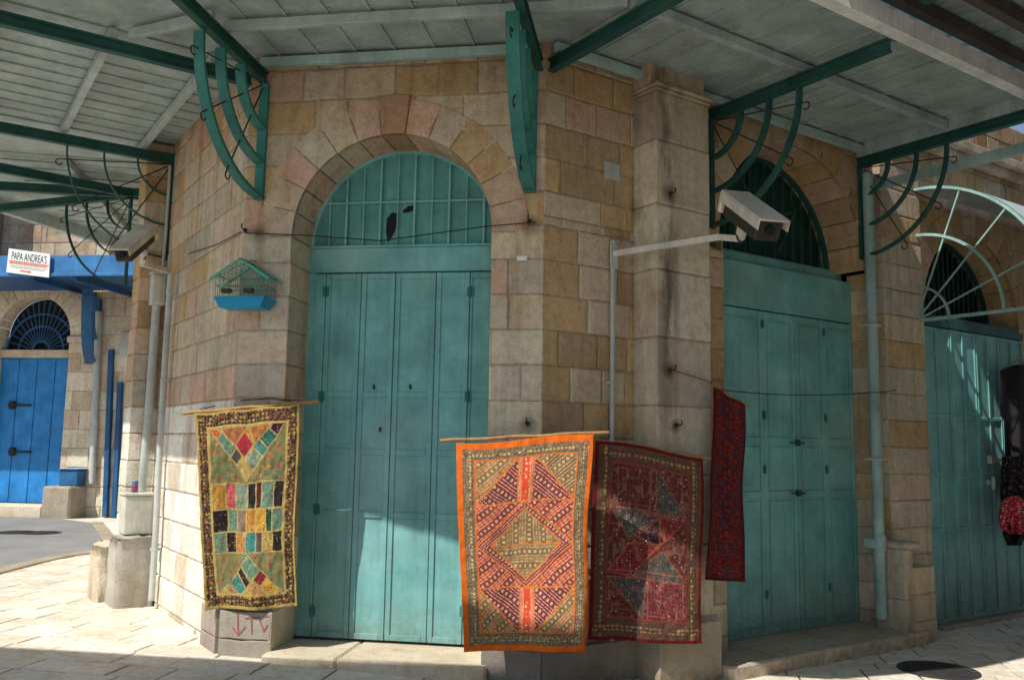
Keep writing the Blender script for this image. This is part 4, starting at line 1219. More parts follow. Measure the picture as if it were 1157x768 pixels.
YEL = (.46, .32, .09); YL2 = (.52, .38, .13); ORG = (.55, .27, .06); GRN = (.16, .27, .19); GRN2 = (.26, .33, .22); TEA = (.08, .26, .22)
BLK = (.035, .028, .03); RED = (.45, .04, .06); PNK = (.60, .14, .12); TAN = (.27, .215, .085); MAR = (.10, .03, .04); GRYG = (.14, .18, .10); PUR = (.06, .02, .06)
def rug1(s, t):
    C = np.zeros(s.shape + (3,), np.float32); C[:] = YEL
    N = vnoise(s, t, 60, 1)
    # frame band
    m = (s > .022) & (s < .978) & (t > .010) & (t < .985); setc(C, m, BLK); blend(C, m * (vnoise(s, t, 120, 9) > .5) * .6, (.20, .12, .05))
    dots(C, m, s, t, .042, .30, [(.45, .28, .07), ORG, (.28, .05, .04), (.42, .32, .14), (.20, .10, .05)], 3, 1.9, .75)
    dots(C, m, s + .02, t + .013, .03, .22, [(.30, .16, .06), (.5, .3, .08)], 4, 1.9, .6)
    x0, x1, y0, y1 = .135, .875, .085, .925
    il, dl = inpoly(s, t, [(x0 - .022, y0 - .012), (x1 + .022, y0 - .012), (x1 + .022, y1 + .012), (x0 - .022, y1 + .012)]); setc(C, il, YL2)
    base, _ = inpoly(s, t, [(x0, y0), (x1, y0), (x1, y1), (x0, y1)]); setc(C, base, GRYG)
    X = lambda a: x0 + (x1 - x0) * a; Y = lambda b: y0 + (y1 - y0) * b
    top = .34; r1, r2, r3 = .50, .635, .76
    P = []
    zt = base & (t < Y(top)); zb = base & (t > Y(r3))
    setc(C, zt, TAN); blend(C, (zt * .55 * (N > .45)), GRYG)
    dots(C, zt | zb, s, t, .03, .3, [(.36, .24, .08), (.10, .15, .09), (.30, .12, .05)], 77, 1.9, .6)
    dots(C, zt & (t > Y(.08)), s, t, .085, .19, [TEA, (.45, .08, .06), ORG], 6, 1.9, .9)
    setc(C, zb, TAN); blend(C, (zb * .5 * (N > .5)), GRYG)
    dots(C, zb, s, t, .08, .19, [(.40, .08, .06), (.05, .3, .3), (.35, .16, .06)], 7, 1.9, .9)
    P += [([(X(.14), Y(0)), (X(.95), Y(0)), (X(.55), Y(.27)), (X(.42), Y(.27))], ORG),
          ([(X(.14), Y(0)), (X(.50), Y(0)), (X(.34), Y(.13))], (.42, .17, .07)), ([(X(.5), Y(0)), (X(.9), Y(0)), (X(.6), Y(.13))], (.45, .18, .06)),
          ([(X(.46), Y(.03)), (X(.57), Y(.11)), (X(.44), Y(.2)), (X(.33), Y(.11))], RED),
          ([(X(0), Y(.0)), (X(.10), Y(.0)), (X(.16), Y(.03)), (X(.08), Y(.065))], (.6, .12, .05)),
          ([(X(.16), Y(.02)), (X(.34), Y(.13)), (X(.25), Y(.19)), (X(.08), Y(.065))], GRN),
          ([(X(.34), Y(.13)), (X(.42), Y(.185)), (X(.33), Y(.235)), (X(.25), Y(.19))], (.10, .09, .08)),
          ([(X(.42), Y(.2)), (X(.54), Y(.27)), (X(.46), Y(.33)), (X(.33), Y(.24))], YL2),
          ([(X(.56), Y(.13)), (X(.70), Y(.20)), (X(.56), Y(.27)), (X(.44), Y(.2))], GRN2),
          ([(X(.64), Y(.08)), (X(.76), Y(.15)), (X(.70), Y(.2)), (X(.56), Y(.13))], TEA),
          ([(X(.80), Y(.01)), (X(.90), Y(.07)), (X(.76), Y(.15)), (X(.64), Y(.08))], (.04, .14, .11)),
          ([(X(.84), Y(-.01)), (X(1.0), Y(-.01)), (X(.90), Y(.07)), (X(.79), Y(.03))], PUR)]
    def row(ya, yb, ws, cs):
        tot = sum(ws); a = 0
        for w_, c_ in zip(ws, cs):
            P.append(([(X(a / tot), Y(ya)), (X((a + w_) / tot), Y(ya)), (X((a + w_) / tot), Y(yb)), (X(a / tot), Y(yb))], c_)); a += w_
    row(top, r1, [1.15, .9, 1.15, .75, .65, 1.15, .85], [ORG, PNK, GRN2, BLK, MAR, GRN, BLK])
    row(r1, r2, [1.2, .85, .9, .9, 1.0, .55, .9], [BLK, GRN, (.30, .2, .14), ORG, (.60, .32, .06), (.03, .08, .05), GRN])
    row(r2, r3, [1.1, .9, 1.0, 1.0, .65, .95, .9], [GRN, BLK, (.50, .24, .08), TEA, (.12, .09, .09), YEL, BLK])
    P += [([(X(.5), Y(.77)), (X(.68), Y(.86)), (X(.55), Y(.92)), (X(.38), Y(.83))], GRN),
          ([(X(.37), Y(.835)), (X(.54), Y(.925)), (X(.46), Y(.965)), (X(.31), Y(.87))], BLK),
          ([(X(.31), Y(.87)), (X(.46), Y(.965)), (X(.36), Y(1)), (X(.28), Y(1)), (X(.20), Y(.935))], TEA),
          ([(X(.68), Y(.86)), (X(.78), Y(.90)), (X(.68), Y(.955)), (X(.58), Y(.915))], (.25, .03, .04)),
          ([(X(.57), Y(.92)), (X(.75), Y(1)), (X(.58), Y(1)), (X(.47), Y(.965))], (.50, .25, .10)),
          ([(X(.78), Y(.91)), (X(.98), Y(.99)), (X(.75), Y(1)), (X(.68), Y(.955))], (.60, .34, .06)),
          ([(X(.46), Y(.965)), (X(.58), Y(1)), (X(.36), Y(1))], YEL), ([(X(.18), Y(.94)), (X(.32), Y(1)), (X(.22), Y(1)), (X(.12), Y(.96))], (.48, .24, .12)),
          ([(X(.11), Y(.96)), (X(.2), Y(1)), (X(.04), Y(1))], YEL)]
    s2 = s + (vnoise(s, t, 9, 21) - .5) * .014; t2 = t + (vnoise(s, t, 9, 22) - .5) * .009
    k = 0
    for poly, c in P:
        ins, d = inpoly(s2, t2, poly); ins &= base; k += 1
        setc(C, ins, c)
        lum = sum(c)
        dots(C, ins, s, t, .03, .24, [tuple(min(1, x * 1.6 + .03) for x in c), tuple(x * .55 for x in c), (.45, .25, .06) if lum < .3 else (.25, .07, .05)], 40 + k, 1.9, .55)
        nz = vnoise(s, t, 90, 60 + k); blend(C, ins * (nz > .62) * .35, tuple(x * .4 for x in c))
        setc(C, ins & (d < .0065), YL2); out = base & (~ins) & (d < .003); setc(C, out, YL2)
    return C
def stripes(C, mask, s, t, ang, base, lite, dark, per=.105, seed=0, dot=(.66, .50, .33)):
    a = math.radians(ang); x = s; y = t * 1.6
    q = (x * math.cos(a) + y * math.sin(a)) / per; r = (-x * math.sin(a) + y * math.cos(a)) / (per * .36)
    f = q - np.floor(q); g = r - np.floor(r)
    alt = (np.floor(q).astype(int) % 2) == 0
    setc(C, mask, base)
    m1 = mask & (f < .48); d = np.hypot((f - .23) / .24, (g - .5) / .50)
    setc(C, m1 & (d < .55), dot); setc(C, m1 & (d > .55) & (d < .85), tuple(x * .6 for x in base))
    for lo, c in ((.50, lite), (.60, dark), (.70, lite), (.82, dark), (.90, lite)):
        hh = .07
        setc(C, mask & (f > lo) & (f < lo + hh), c)
        setc(C, mask & (f > lo) & (f < lo + hh) & (g > .55) & (g < .75), base)
def rug2(s, t):
    C = np.zeros(s.shape + (3,), np.float32); ORB = (.85, .17, .02); C[:] = ORB
    BR = (.22, .15, .08)
    m = (s > .045) & (s < .965) & (t > .03) & (t < .972); setc(C, m, BR)
    dots(C, m, s, t, .016, .34, [(.42, .30, .17), (.16, .11, .11), (.34, .20, .12), (.38, .28, .22)], 3, 1.6, .95)
    midb = m & ((np.abs(s - .092) < .014) | (np.abs(s - .925) < .012) | (np.abs(t - .058) < .010) | (np.abs(t - .945) < .010))
    dots(C, midb, s, t, .028, .33, [(.70, .55, .22), (.6, .45, .15)], 5, 1.6, .8)
    x0, x1, y0, y1 = .135, .885, .085, .915
    base, dd = inpoly(s, t, [(x0, y0), (x1, y0), (x1, y1), (x0, y1)])
    OL_ = (.36, .22, .08); OLL = (.68, .46, .28); RD = (.42, .07, .05); RDL = (.86, .42, .29); NV = (.07, .04, .06); OR2 = (.75, .22, .08)
    h = .26
    ya, yb, ym = .30, .705, .505
    xm0, xm1 = .455, .565
    P = [([(x0, y0), (xm0, y0), (x0, ya)], OL_, OLL, OR2, 50), ([(xm0, y0), (xm0, ya), (x0, ya)], (.30, .06, .06), RDL, NV, -50),
         ([(xm1, y0), (x1, y0), (x1, ya)], OL_, OLL, NV, 50), ([(xm1, y0), (x1, ya), (xm1, ya)], (.33, .06, .06), RDL, NV, -52),
         ([(x0, ya), (.51, ya), (x0, ym)], RD, RDL, OR2, 50), ([(.51, ya), (x1, ya), (x1, ym)], RD, RDL, OR2, 50),
         ([(x0, ym), (.51, yb), (x0, yb)], RD, RDL, OR2, 50), ([(x1, ym), (x1, yb), (.51, yb)], RD, RDL, OR2, 50),
         ([(x0, yb), (xm0, y1), (x0, y1)], OL_, OLL, OR2, 50), ([(x0, yb), (xm0, yb), (xm0, y1)], (.30, .06, .06), RDL, NV, -52),
         ([(x1, yb), (x1, y1), (xm1, y1)], OL_, OLL, OR2, 48), ([(xm1, yb), (x1, yb), (xm1, y1)], (.30, .06, .06), RDL, NV, -50),
         ([(.51, ya), (x1, ym), (.51, yb), (x0, ym)], (.36, .07, .07), RDL, NV, 0),
         ([(.51, ya + .035), (.80, ym), (.245, ym)], OL_, OLL, (.42, .28, .12), 0), ([(.245, ym), (.80, ym), (.51, yb - .035)], OL_, OLL, (.42, .28, .12), 90)]
    s2 = s + (vnoise(s, t, 8, 31) - .5) * .016; t2 = t + (vnoise(s, t, 8, 32) - .5) * .01
    setc(C, base, RD)
    for i, (poly, b_, l_, d_, an) in enumerate(P):
        ins, d = inpoly(s2, t2, poly); ins &= base
        if i == 12:
            sl = 1.0
            for sg, msk in ((1, ins & ((s < .51) == (t < ym))), (-1, ins & ((s < .51) != (t < ym)))):
                stripes(C, msk, s2, t2, 50 * sg if sg > 0 else -50, b_, l_, d_, .085)
        else: stripes(C, ins, s2, t2, an, b_, l_, d_)
        setc(C, base & (d < .0065), (.80, .24, .06))
    for (a, b) in ((y0, ya), (yb, y1)):
        ins, d = inpoly(s2, t2, [(xm0, a), (xm1, a), (xm1, b), (xm0, b)])
        setc(C, ins, (.85, .10, .04)); e = np.minimum(s2 - xm0, xm1 - s2)
        setc(C, ins & (e < .028), (.80, .40, .25)); dots(C, ins & (e < .028), s, t, .016, .3, [(.85, .12, .05)], 9, 1.6)
        dots(C, ins & (e > .03), s, t, .035, .26, [(.85, .6, .35), (.85, .30, .10)], 10, 1.6, .8); setc(C, base & (d < .006), (.80, .24, .06))
    setc(C, (dd < .006), (.8, .2, .05))
    return C
def rug3(s, t):
    C = np.zeros(s.shape + (3,), np.float32); RB = (.18, .015, .015); C[:] = RB
    m = (s > .03) & (s < .972) & (t > .018) & (t < .982); setc(C, m, (.13, .075, .05))
    dots(C, m, s, t, .017, .33, [(.25, .14, .07), (.30, .06, .05), (.10, .09, .09)], 3, 1.7, .9)
    mb_ = m & ((np.abs(s - .09) < .018) | (np.abs(s - .915) < .018) | (np.abs(t - .065) < .013) | (np.abs(t - .94) < .013))
    dots(C, mb_, s, t, .04, .36, [(.50, .34, .12), (.42, .24, .10)], 5, 1.7, .85)
    x0, x1, y0, y1 = .155, .845, .11, .885
    ring, _ = inpoly(s, t, [(x0 - .014, y0 - .01), (x1 + .014, y0 - .01), (x1 + .014, y1 + .01), (x0 - .014, y1 + .01)]); setc(C, ring, (.35, .06, .05))
    base, _ = inpoly(s, t, [(x0, y0), (x1, y0), (x1, y1), (x0, y1)])
    DR = (.15, .045, .03); GY = (.085, .10, .085); RD = (.25, .03, .025); BD = (.08, .04, .04)
    setc(C, base, DR)
    # concentric square lines in each quarter
    for (cx, cy) in ((.36, .22), (.72, .22), (.3, .5), (.75, .5), (.32, .8), (.7, .8)):
        r_ = np.maximum(np.abs(s - cx), np.abs(t - cy) * 1.65); setc(C, base & (r_ < .16) & ((r_ * 14) % 1 < .16) & (np.abs(s - cx) < .17) & (cy != .5), (.27, .09, .06))
    P = [([(.55, .10), (.57, .335), (.84, .335)], GY), ([(.16, .325), (.60, .35), (.34, .495)], GY),
         ([(.38, .50), (.60, .36), (.61, .50)], BD), ([(.61, .345), (.84, .345), (.66, .47), (.62, .50)], RD), ([(.155, .66), (.34, .51), (.60, .51), (.37, .675)], RD),
         ([(.37, .68), (.64, .53), (.845, .685)], GY), ([(.155, .685), (.50, .685), (.47, .885)], GY), ([(.51, .69), (.82, .69), (.83, .87), (.51, .87)], (.22, .045, .045))]
    s2 = s + (vnoise(s, t, 7, 31) - .5) * .014; t2 = t + (vnoise(s, t, 7, 32) - .5) * .01
    for i, (poly, c) in enumerate(P):
        ins, d = inpoly(s2, t2, poly); ins &= base; setc(C, ins, c)
        dots(C, ins, s, t, .028, .26, [tuple(min(1, x * 1.9 + .04) for x in c), (.35, .07, .06), (.16, .10, .12)], 70 + i, 1.7, .7)
        setc(C, base & (d < .005), (.40, .13, .08))
    setc(C, base & (np.abs(s2 - .51) < .006) & ((t2 < .34) | (t2 > .64)), (.42, .12, .09)); setc(C, base & ((np.abs(t2 - .335) < .004) | (np.abs(t2 - .65) < .004)), (.42, .12, .09))
    nz = vnoise(s, t, 100, 55); blend(C, base * (nz > .74) * .35, (.42, .17, .13)); blend(C, base * (nz < .25) * .4, (.05, .02, .02))
    nz = vnoise(s, t, 34, 56); blend(C, base * (nz > .7) * .3, (.45, .25, .2))
    dots(C, base, s, t, .021, .2, [(.85, .85, .8)], 88, 1.7, .035)
    return C
def rug4(s, t):
    C = np.zeros(s.shape + (3,), np.float32); C[:] = (.13, .016, .016)
    dots(C, s > -1, s, t, .10, .42, [(.07, .035, .06), (.28, .03, .02), (.06, .05, .08)], 3, 4.5, .9)
    dots(C, s > -1, s + .04, t + .01, .06, .3, [(.30, .05, .03), (.10, .02, .03)], 4, 4.5, .8)
    e = (s < .06) | (s > .94) | (t < .01) | (t > .985); setc(C, e, (.10, .012, .012))
    return C
def rug4_border(s, t): return (s < .06) | (s > .94) | (t < .01) | (t > .985)

def cloth(t_obj, corners, NS, NT, colf, bmask, nrm, wav, name1='panel', name2='border', matn='cloth'):
    TL, TR, BR_, BL = corners
    ss = np.linspace(0, 1, NS + 1); tt = np.linspace(0, 1, NT + 1)
    S, T = np.meshgrid(ss, tt)
    Pm = lambda p: np.array(p[:])
    P_ = ((1 - S) * (1 - T))[..., None] * Pm(TL) + (S * (1 - T))[..., None] * Pm(TR) + (S * T)[..., None] * Pm(BR_) + ((1 - S) * T)[..., None] * Pm(BL)
    off, lat, ver = wav(S, T)
    side = (TR - TL).normalized()
    P_ = P_ + off[..., None] * Pm(nrm) + lat[..., None] * Pm(side) + ver[..., None] * np.array([0, 0, 1.])
    sc = (ss[:-1] + ss[1:]) / 2; tc = (tt[:-1] + tt[1:]) / 2
    SC, TC = np.meshgrid(sc, tc)
    C = colf(SC, TC).reshape(-1, 3); BM = bmask(SC, TC).ravel()
    loc = np.array(t_obj.location[:])
    pts = P_.reshape(-1, 3) - loc
    idx = np.arange((NS + 1) * (NT + 1)).reshape(NT + 1, NS + 1)
    F_ = np.stack([idx[:-1, :-1], idx[1:, :-1], idx[1:, 1:], idx[:-1, 1:]], -1).reshape(-1, 4)
    res = []
    for nm, msk in ((name1, ~BM), (name2, BM)):
        f = F_[msk]; used = np.unique(f); remap = np.full(len(pts), -1); remap[used] = np.arange(len(used))
        me = bpy.data.meshes.new(nm); me.from_pydata(pts[used].tolist(), [], remap[f].tolist()); me.materials.append(M[matn])
        a = me.color_attributes.new('col', 'FLOAT_COLOR', 'CORNER')
        cc = np.ones((len(f), 4), np.float32); cc[:, :3] = C[msk]
        a.data.foreach_set('color', np.repeat(cc, 4, axis=0).ravel()); me.polygons.foreach_set('use_smooth', [True] * len(f)); me.update()
        o = bpy.data.objects.new(nm, me); COL.objects.link(o); o.parent = t_obj; res.append(o)
        sd = o.modifiers.new('thickness', 'SOLIDIFY'); sd.thickness = .004; sd.offset = -1
    return res
def base_of(c): return V((sum(p.x for p in c) / 4, sum(p.y for p in c) / 4, min(p.z for p in c)))

# rug 1, yellow patchwork on the left pier
r1v = .11
cor = [FC.P(219, 467, r1v), FC.P(338, 456, r1v), FC.P(333.5, 686, r1v - .06), FC.P(232, 689, r1v - .03)]
r1 = thing('patchwork_hanging', 'yellow, green and black patchwork cloth hanging on the left pier beside the corner door', 'wall hanging', base_of(cor), None)
def w1(S, T):
    off = .018 * np.sin(S * 9 + T * 3) * (.3 + T) + .010 * np.sin(S * 21 + 1 - T * 5) * T + .012 * np.sin(T * 7 + S * 2) + .006 * (vnoise(S, T, 26, 5) - .5) * 2
    lat = .012 * np.sin(T * 6.5 + .6) * (S > -1) - .022 * np.sin(T * math.pi) * (S - .5) * 1.2
    ver = -.010 * np.sin(S * math.pi * 3) ** 2 * (1 - T) * 1 + .008 * np.sin(S * 8) * T
    return off, lat, ver
cloth(r1, cor, 190, 300, rug1, lambda s, t: (s < .113) | (s > .897) | (t < .073) | (t > .937), cn, w1)
def pole(p0, p1, r, label):
    mb = MB(); n = 14; q = []
    for k in range(n + 1):
        p = p0.lerp(p1, k / n); p.z += .004 * math.sin(k * 1.3); q.append(p)
    mb.tube(q, [r * (1 + .10 * math.sin(k * 2.1)) for k in range(n + 1)], 10)
    return single(mb, 'pole', M['wood'], label, 'pole')
pole(FC.P(207, 467, r1v - .012), FC.P(361, 453, r1v - .012), .016, 'wooden pole carrying the yellow patchwork on the left pier')

# rug 2, orange, on the corner
f2n = (cn * .80 + rn * .30).normalized(); f2d = V((-f2n.y, f2n.x, 0)); f2d = f2d if f2d.x > 0 else -f2d
F2 = Frame(B + f2n * .34, f2d, f2n)
cor = [F2.P(515.5, 500, 0), F2.P(669.5, 490, 0), F2.P(661, 735, -.02), F2.P(523.5, 735, 0)]
r2 = thing('embroidered_rug', 'bright orange bordered rug with striped diamond patchwork hanging in the sun', 'wall hanging', base_of(cor))
def w2(S, T):
    off = .022 * np.sin(S * 7 + T * 2.2) * (.2 + T) + .008 * np.sin(S * 17 - T * 4) * T + .010 * np.sin(T * 8) + .004 * (vnoise(S, T, 24, 6) - .5) * 2
    off = off - .06 * np.clip((S - .955) / .045, 0, 1) ** 2 * np.clip(T - .3, 0, 1)
    lat = .010 * np.sin(T * 9 + 1) * S - .006 * np.sin(T * 5)
    ver = .012 * np.sin(S * math.pi * 2 + .3) * (1 - T) * -1 - .010 * np.sin(S * math.pi) * (1 - T)
    return off, lat, ver
cloth(r2, cor, 210, 330, rug2, lambda s, t: (s < .12) | (s > .9) | (t < .075) | (t > .925), f2n, w2)
def flap(mb):
    pts = [(651, 640), (657, 640), (659, 700), (662.5, 737), (652, 738), (650, 700)]
    q = [F2.P(x, y, -.035) for x, y in pts]; mb.add(q, [tuple(range(6))], (.75, .13, .01))
mbf = MB(); flap(mbf); mbf.build('border', M['cloth'], r2)
pole(F2.P(497, 498, -.02), F2.P(688, 488, -.02), .014, 'thin wooden pole carrying the orange rug')

# rug 3, maroon
r3d = D(76); r3n = V((r3d.y, -r3d.x, 0)); F3 = Frame(V((hit(733, 600, V((0, 7.09, 0)), V((0, 1, 0))).x, 7.09, 0)), r3d, r3n)
cor = [F3.P(673, 499, 0), F3.P(794, 515, 0), F3.P(793, 727, -.02), F3.P(663, 722, 0)]
r3 = thing('embroidered_rug', 'dark maroon rug with grey triangles and sequins hanging right of the orange one', 'wall hanging', base_of(cor))
def w3_(S, T):
    off = .012 * np.sin(S * 8 + T * 2.2) * (.2 + T) + .010 * np.sin(S * 15 - T * 6) * T + .008 * np.sin(T * 9) + .005 * (vnoise(S, T, 24, 6) - .5) * 2
    lat = .010 * np.sin(T * 6) * (S - .2)
    ver = .022 * np.sin(S * math.pi * 1.5 + .2) * (1 - T) + .006 * np.sin(S * 7) * T
    return off, lat, ver
cloth(r3, cor, 190, 300, rug3, lambda s, t: (s < .141) | (s > .859) | (t < .10) | (t > .895), r3n, w3_)
pole(F3.P(667, 496, -.02), F3.P(803, 517, -.02), .011, 'thin wooden pole carrying the maroon rug')

# rug 4, narrow dark red
F4 = Frame(FR.p(0, .45, 0), rd, rn)
F4.o.z = 0
cor = [F4.P(806, 438, 0), F4.P(843, 458, -.05), F4.P(841, 657, -.05), F4.P(797.5, 655, 0)]
r4 = thing('embroidered_rug', 'narrow dark red rug hanging in the shade between the maroon rug and the middle door', 'wall hanging', base_of(cor))
cloth(r4, cor, 70, 240, rug4, rug4_border, rn, lambda S, T: (.018 * np.sin(S * 10 + T * 3) + .008 * np.sin(T * 11), .012 * np.sin(T * 8) * S, .005 * np.sin(S * 6) * (1 - T)))
pole(F4.P(799, 433, -.01), F4.P(846, 459, -.07), .011, 'short pole carrying the narrow dark red rug')

# ================================================================ GARMENTS right edge
FD = Frame(FR.p(0, .12, 0), rd, rn); FD.o.z = 0
def garment(name, outline, label, cat, colf, v=0.0, amp=.02, n=26, seed=1):
    """outline: list of (y, xl, xr) in the photo, top to bottom"""
    ys = [o_[0] for o_ in outline]; S = []
    t_ = None; vs = []; rows = 46
    for j in range(rows + 1):
        y = ys[0] + (ys[-1] - ys[0]) * j / rows
        xl = np.interp(y, ys, [o_[1] for o_ in outline]); xr = np.interp(y, ys, [o_[2] for o_ in outline])
        for i in range(n + 1):
            s_ = i / n; x = xl + (xr - xl) * s_
            vs.append(FD.P(x, y, v + amp * 1.5 * math.sin(s_ * 13 + seed + j * .05) * (.5 + j / rows) + .05 * math.sin(s_ * math.pi)))
    mb = MB(); mb.v = vs
    for j in range(rows):
        for i in range(n):
            k = j * (n + 1) + i; mb.f.append((k, k + n + 1, k + n + 2, k + 1)); mb.c.append(colf(i / n, j / rows)); mb.sm.append(True)
    return single(mb, name, M['cloth'], label, cat)
rr = random.Random(4)
garment('dress', [(412, 1146, 1160), (418, 1130, 1172), (470, 1130, 1178), (474, 1134, 1176), (525, 1136, 1178), (560, 1138, 1180)], 'plain black dress hanging on the right door', 'dress', lambda s, t: (.03, .027, .034), .02)
garment('scarf', [(515, 1132, 1160), (560, 1130, 1165), (604, 1133, 1160), (616, 1138, 1154)], 'black scarf with small coloured specks hanging below the black dress', 'scarf', lambda s, t: (.018, .016, .02) if rr.random() > .10 else rr.choice([(.25, .04, .04), (.05, .12, .08), (.25, .2, .1)]), .10, seed=3)
garment('headscarf', [(560, 1140, 1150), (566, 1131, 1166), (585, 1128, 1170), (597, 1131, 1168), (603, 1140, 1160)], 'bright red cloth with white dots hanging in the sun at the right door', 'scarf', lambda s, t: (.62, .03, .06) if rr.random() > .22 else rr.choice([(.8, .7, .65), (.75, .6, .3), (.4, .02, .04)]), .17, amp=.03, seed=5)
mb = MB(); q = FD.P(1150, 408, .02); mb.tube([q + Z * .02, q + Z * .1], .004, 6); mb.tube([FD.P(1132, 418, .03), q + Z * .02, FD.P(1170, 420, .03)], .008, 6)
single(mb, 'clothes_hanger', M['wood'], 'wooden clothes hanger holding the black dress', 'hanger')

# ================================================================ GROUND
g = MB()
xs = [-60, -30, -15, -8, -4, -3, -2, -1, 0, .1, .8, 1.6, 2.5, 3.5, 5, 8, 15, 30, 60]; ys = [-40, -20, -10, -5, 0, 3, 5, 7, 9, 12, 16, 22, 30, 45, 80]
vs = [V((x, y, gz(x, y) - .035)) for y in ys for x in xs]; nx = len(xs)
g.add(vs, [(j * nx + i, j * nx + i + 1, (j + 1) * nx + i + 1, (j + 1) * nx + i) for j in range(len(ys) - 1) for i in range(nx - 1)], CREAM)
tag(g.build('ground', M['ground']), kind='structure')

# asphalt road patch, left
G = lambda x, y: hit(x, y, V((0, 0, .10)), Z)
roadpx = [(-60, 586), (0, 583), (60, 585), (103, 591), (112, 604), (120, 619), (95, 624), (60, 629), (20, 638), (-20, 648), (-80, 668), (-160, 690)]
mb = MB(); rp = [G(x, y) for x, y in roadpx]; rp = [V((p.x, p.y, gz(p.x, p.y) + .012)) for p in rp]
mb.add(rp, [tuple(range(len(rp)))]); rd_o = mb.build('road', M['asphalt']); tag(rd_o, kind='structure')
def in_road(x, y):
    c = False; n = len(rp)
    for i in range(n):
        a, b = rp[i], rp[(i + 1) % n]
        if (a.y > y) != (b.y > y) and x < (b.x - a.x) * (y - a.y) / (b.y - a.y) + a.x: c = not c
    return c
# kerb band around the road
mb = MB()
for i in range(3, len(rp) - 1):
    a, b = rp[i], rp[i + 1]; n_ = (b - a).cross(Z).normalized(); L = (b - a).length; k = max(1, int(L / .6))
    out = n_ if not in_road((a.x + b.x) / 2 + n_.x * .1, (a.y + b.y) / 2 + n_.y * .1) else -n_
    for j in range(k):
        p, q = a.lerp(b, j / k + .004), a.lerp(b, (j + 1) / k - .004)
        stone(mb, [p, q, q + out * .22, p + out * .22], Z, jitter((.42, .37, .28)), j=.002, bev=.01, h=.014, back=False, depth=.05)
tag(mb.build('kerb', M['paving']), kind='structure')

# paving slabs
pv = MB(); rs = random.Random(3)
v_ = -2.0
ca, sa = math.cos(math.radians(-9)), math.sin(math.radians(-9))
def PV(a, b):
    x = a * ca - b * sa; y = a * sa + b * ca
    return x, y
row = 2.5
while row < 24:
    h_ = rs.uniform(.26, .40) if row < 14 else rs.uniform(.4, .6); a = -16 + rs.uniform(0, .5)
    while a < 10:
        w_ = rs.uniform(.35, .75)
        cx, cy = PV(a + w_ / 2, row + h_ / 2)
        ang = math.atan2(cx, cy)
        if -.75 < ang < .75 and cy > 3.0:
            q = [PV(a, row), PV(a + w_, row), PV(a + w_, row + h_), PV(a, row + h_)]
            if not (in_road(cx, cy) and all(in_road(*k) for k in q)):
                c = rs.choice([(.80, .745, .63), (.84, .79, .68), (.76, .70, .58), (.82, .76, .65)]); k_ = rs.uniform(.9, 1.08); c = tuple(x * k_ for x in c)
                t_ = rs.uniform(-.002, .004)
                P3 = [V((x, y, gz(x, y) )) for x, y in q]
                n_ = (P3[1] - P3[0]).cross(P3[3] - P3[0]).normalized()
                stone(pv, P3, n_, c, j=.006, bev=.007, h=t_, depth=.014, mort=(.12, .10, .085))
        a += w_
    row += h_
tag(pv.build('pavement', M['paving']), kind='structure')
# manholes
def manhole(x, y, r, label, zz=None):
    p = hit(x, y, V((0, 0, .1 if x < 300 else -.13)), Z); z = gz(p.x, p.y) + (.014 if x < 300 else .007)
    c = V((p.x, p.y, z)); t = thing('manhole_cover', label, 'manhole cover', c)
    sub('ring', M['iron'], t, lambda mb: mb.tube([c - Z * .02, c + Z * .004], r, 32))
    def lid(mb):
        mb.tube([c - Z * .01, c + Z * .008], r * .86, 32)
        for k in range(-4, 5):
            w_ = math.sqrt(max((r * .8) ** 2 - (k * r * .17) ** 2, 0))
            mb.box3(c + V((-w_, k * r * .17 - .01, .0085)), V((2 * w_, 0, 0)), V((0, .02, 0)), Z * .004)
    sub('lid', M['iron'], t, lid)
manhole(1060, 757, .34, 'round iron manhole cover in the shaded pavement at the right')
manhole(18, 602, .34, 'iron manhole cover in the asphalt, the left one of two')
manhole(46, 602.5, .34, 'iron manhole cover in the asphalt, nearer the kerb')
# weed
wq = hit(129, 664, V((0, 0, .1)), Z); rw = random.Random(2); mb = MB()
for k in range(90):
    a = rw.uniform(0, 6.28); d_ = V((math.cos(a), math.sin(a), rw.uniform(.3, 1.5))).normalized(); L = rw.uniform(.05, .15); o_ = V((wq.x + rw.uniform(-.05, .05), wq.y + rw.uniform(-.05, .05), .10))
    s_ = d_.cross(Z).normalized() * rw.uniform(.008, .018); mb.add([o_, o_ + d_ * L * .5 + s_, o_ + d_ * L, o_ + d_ * L * .5 - s_], [(0, 1, 2, 3)])
single(mb, 'weed', M['weed'], 'small green weed growing at the foot of the worn base stone', 'plant')

# ================================================================ FAR BLUE SHOP
y0f = 20.5
fb0 = hit(0, 581, V((0, 0, .1)), Z)
fdv = D(97); fnv = V((fdv.y, -fdv.x, 0)); fnv = fnv if fnv.y < 0 else -fnv
FB = Frame(V((fb0.x, fb0.y, 0)), fdv, fnv)
sh = thing('shop_building', 'sunlit limestone building across the street with a blue arched shop door', 'building', FB.o)
bu = lambda x, y=500: FB.px(x, y)[0]; bz = lambda x, y: FB.px(x, y)[1]
zsb = bz(40, 398); zsa = bz(40, 379); dL, dR = bu(-14), bu(70)
cs_f = [-.1 + .42 * k for k in range(24)]
def pal_f(u, z): return pick([((.84, .76, .62), 4), ((.78, .68, .52), 4), ((.70, .58, .42), 2)])
mb = MB(); wall(mb, FB, -9, dL - .6, pal_f, cs=cs_f, z1=9.4, wlo=.5, whi=1.0)
dRa = dR
arc_l = dL; rF = (dR - dL) / 2
wall(mb, FB, dL - .6, 3.4, pal_f, [(dL, dR, zsa, .42)], cs=cs_f, z1=9.4, wlo=.45, whi=.9)
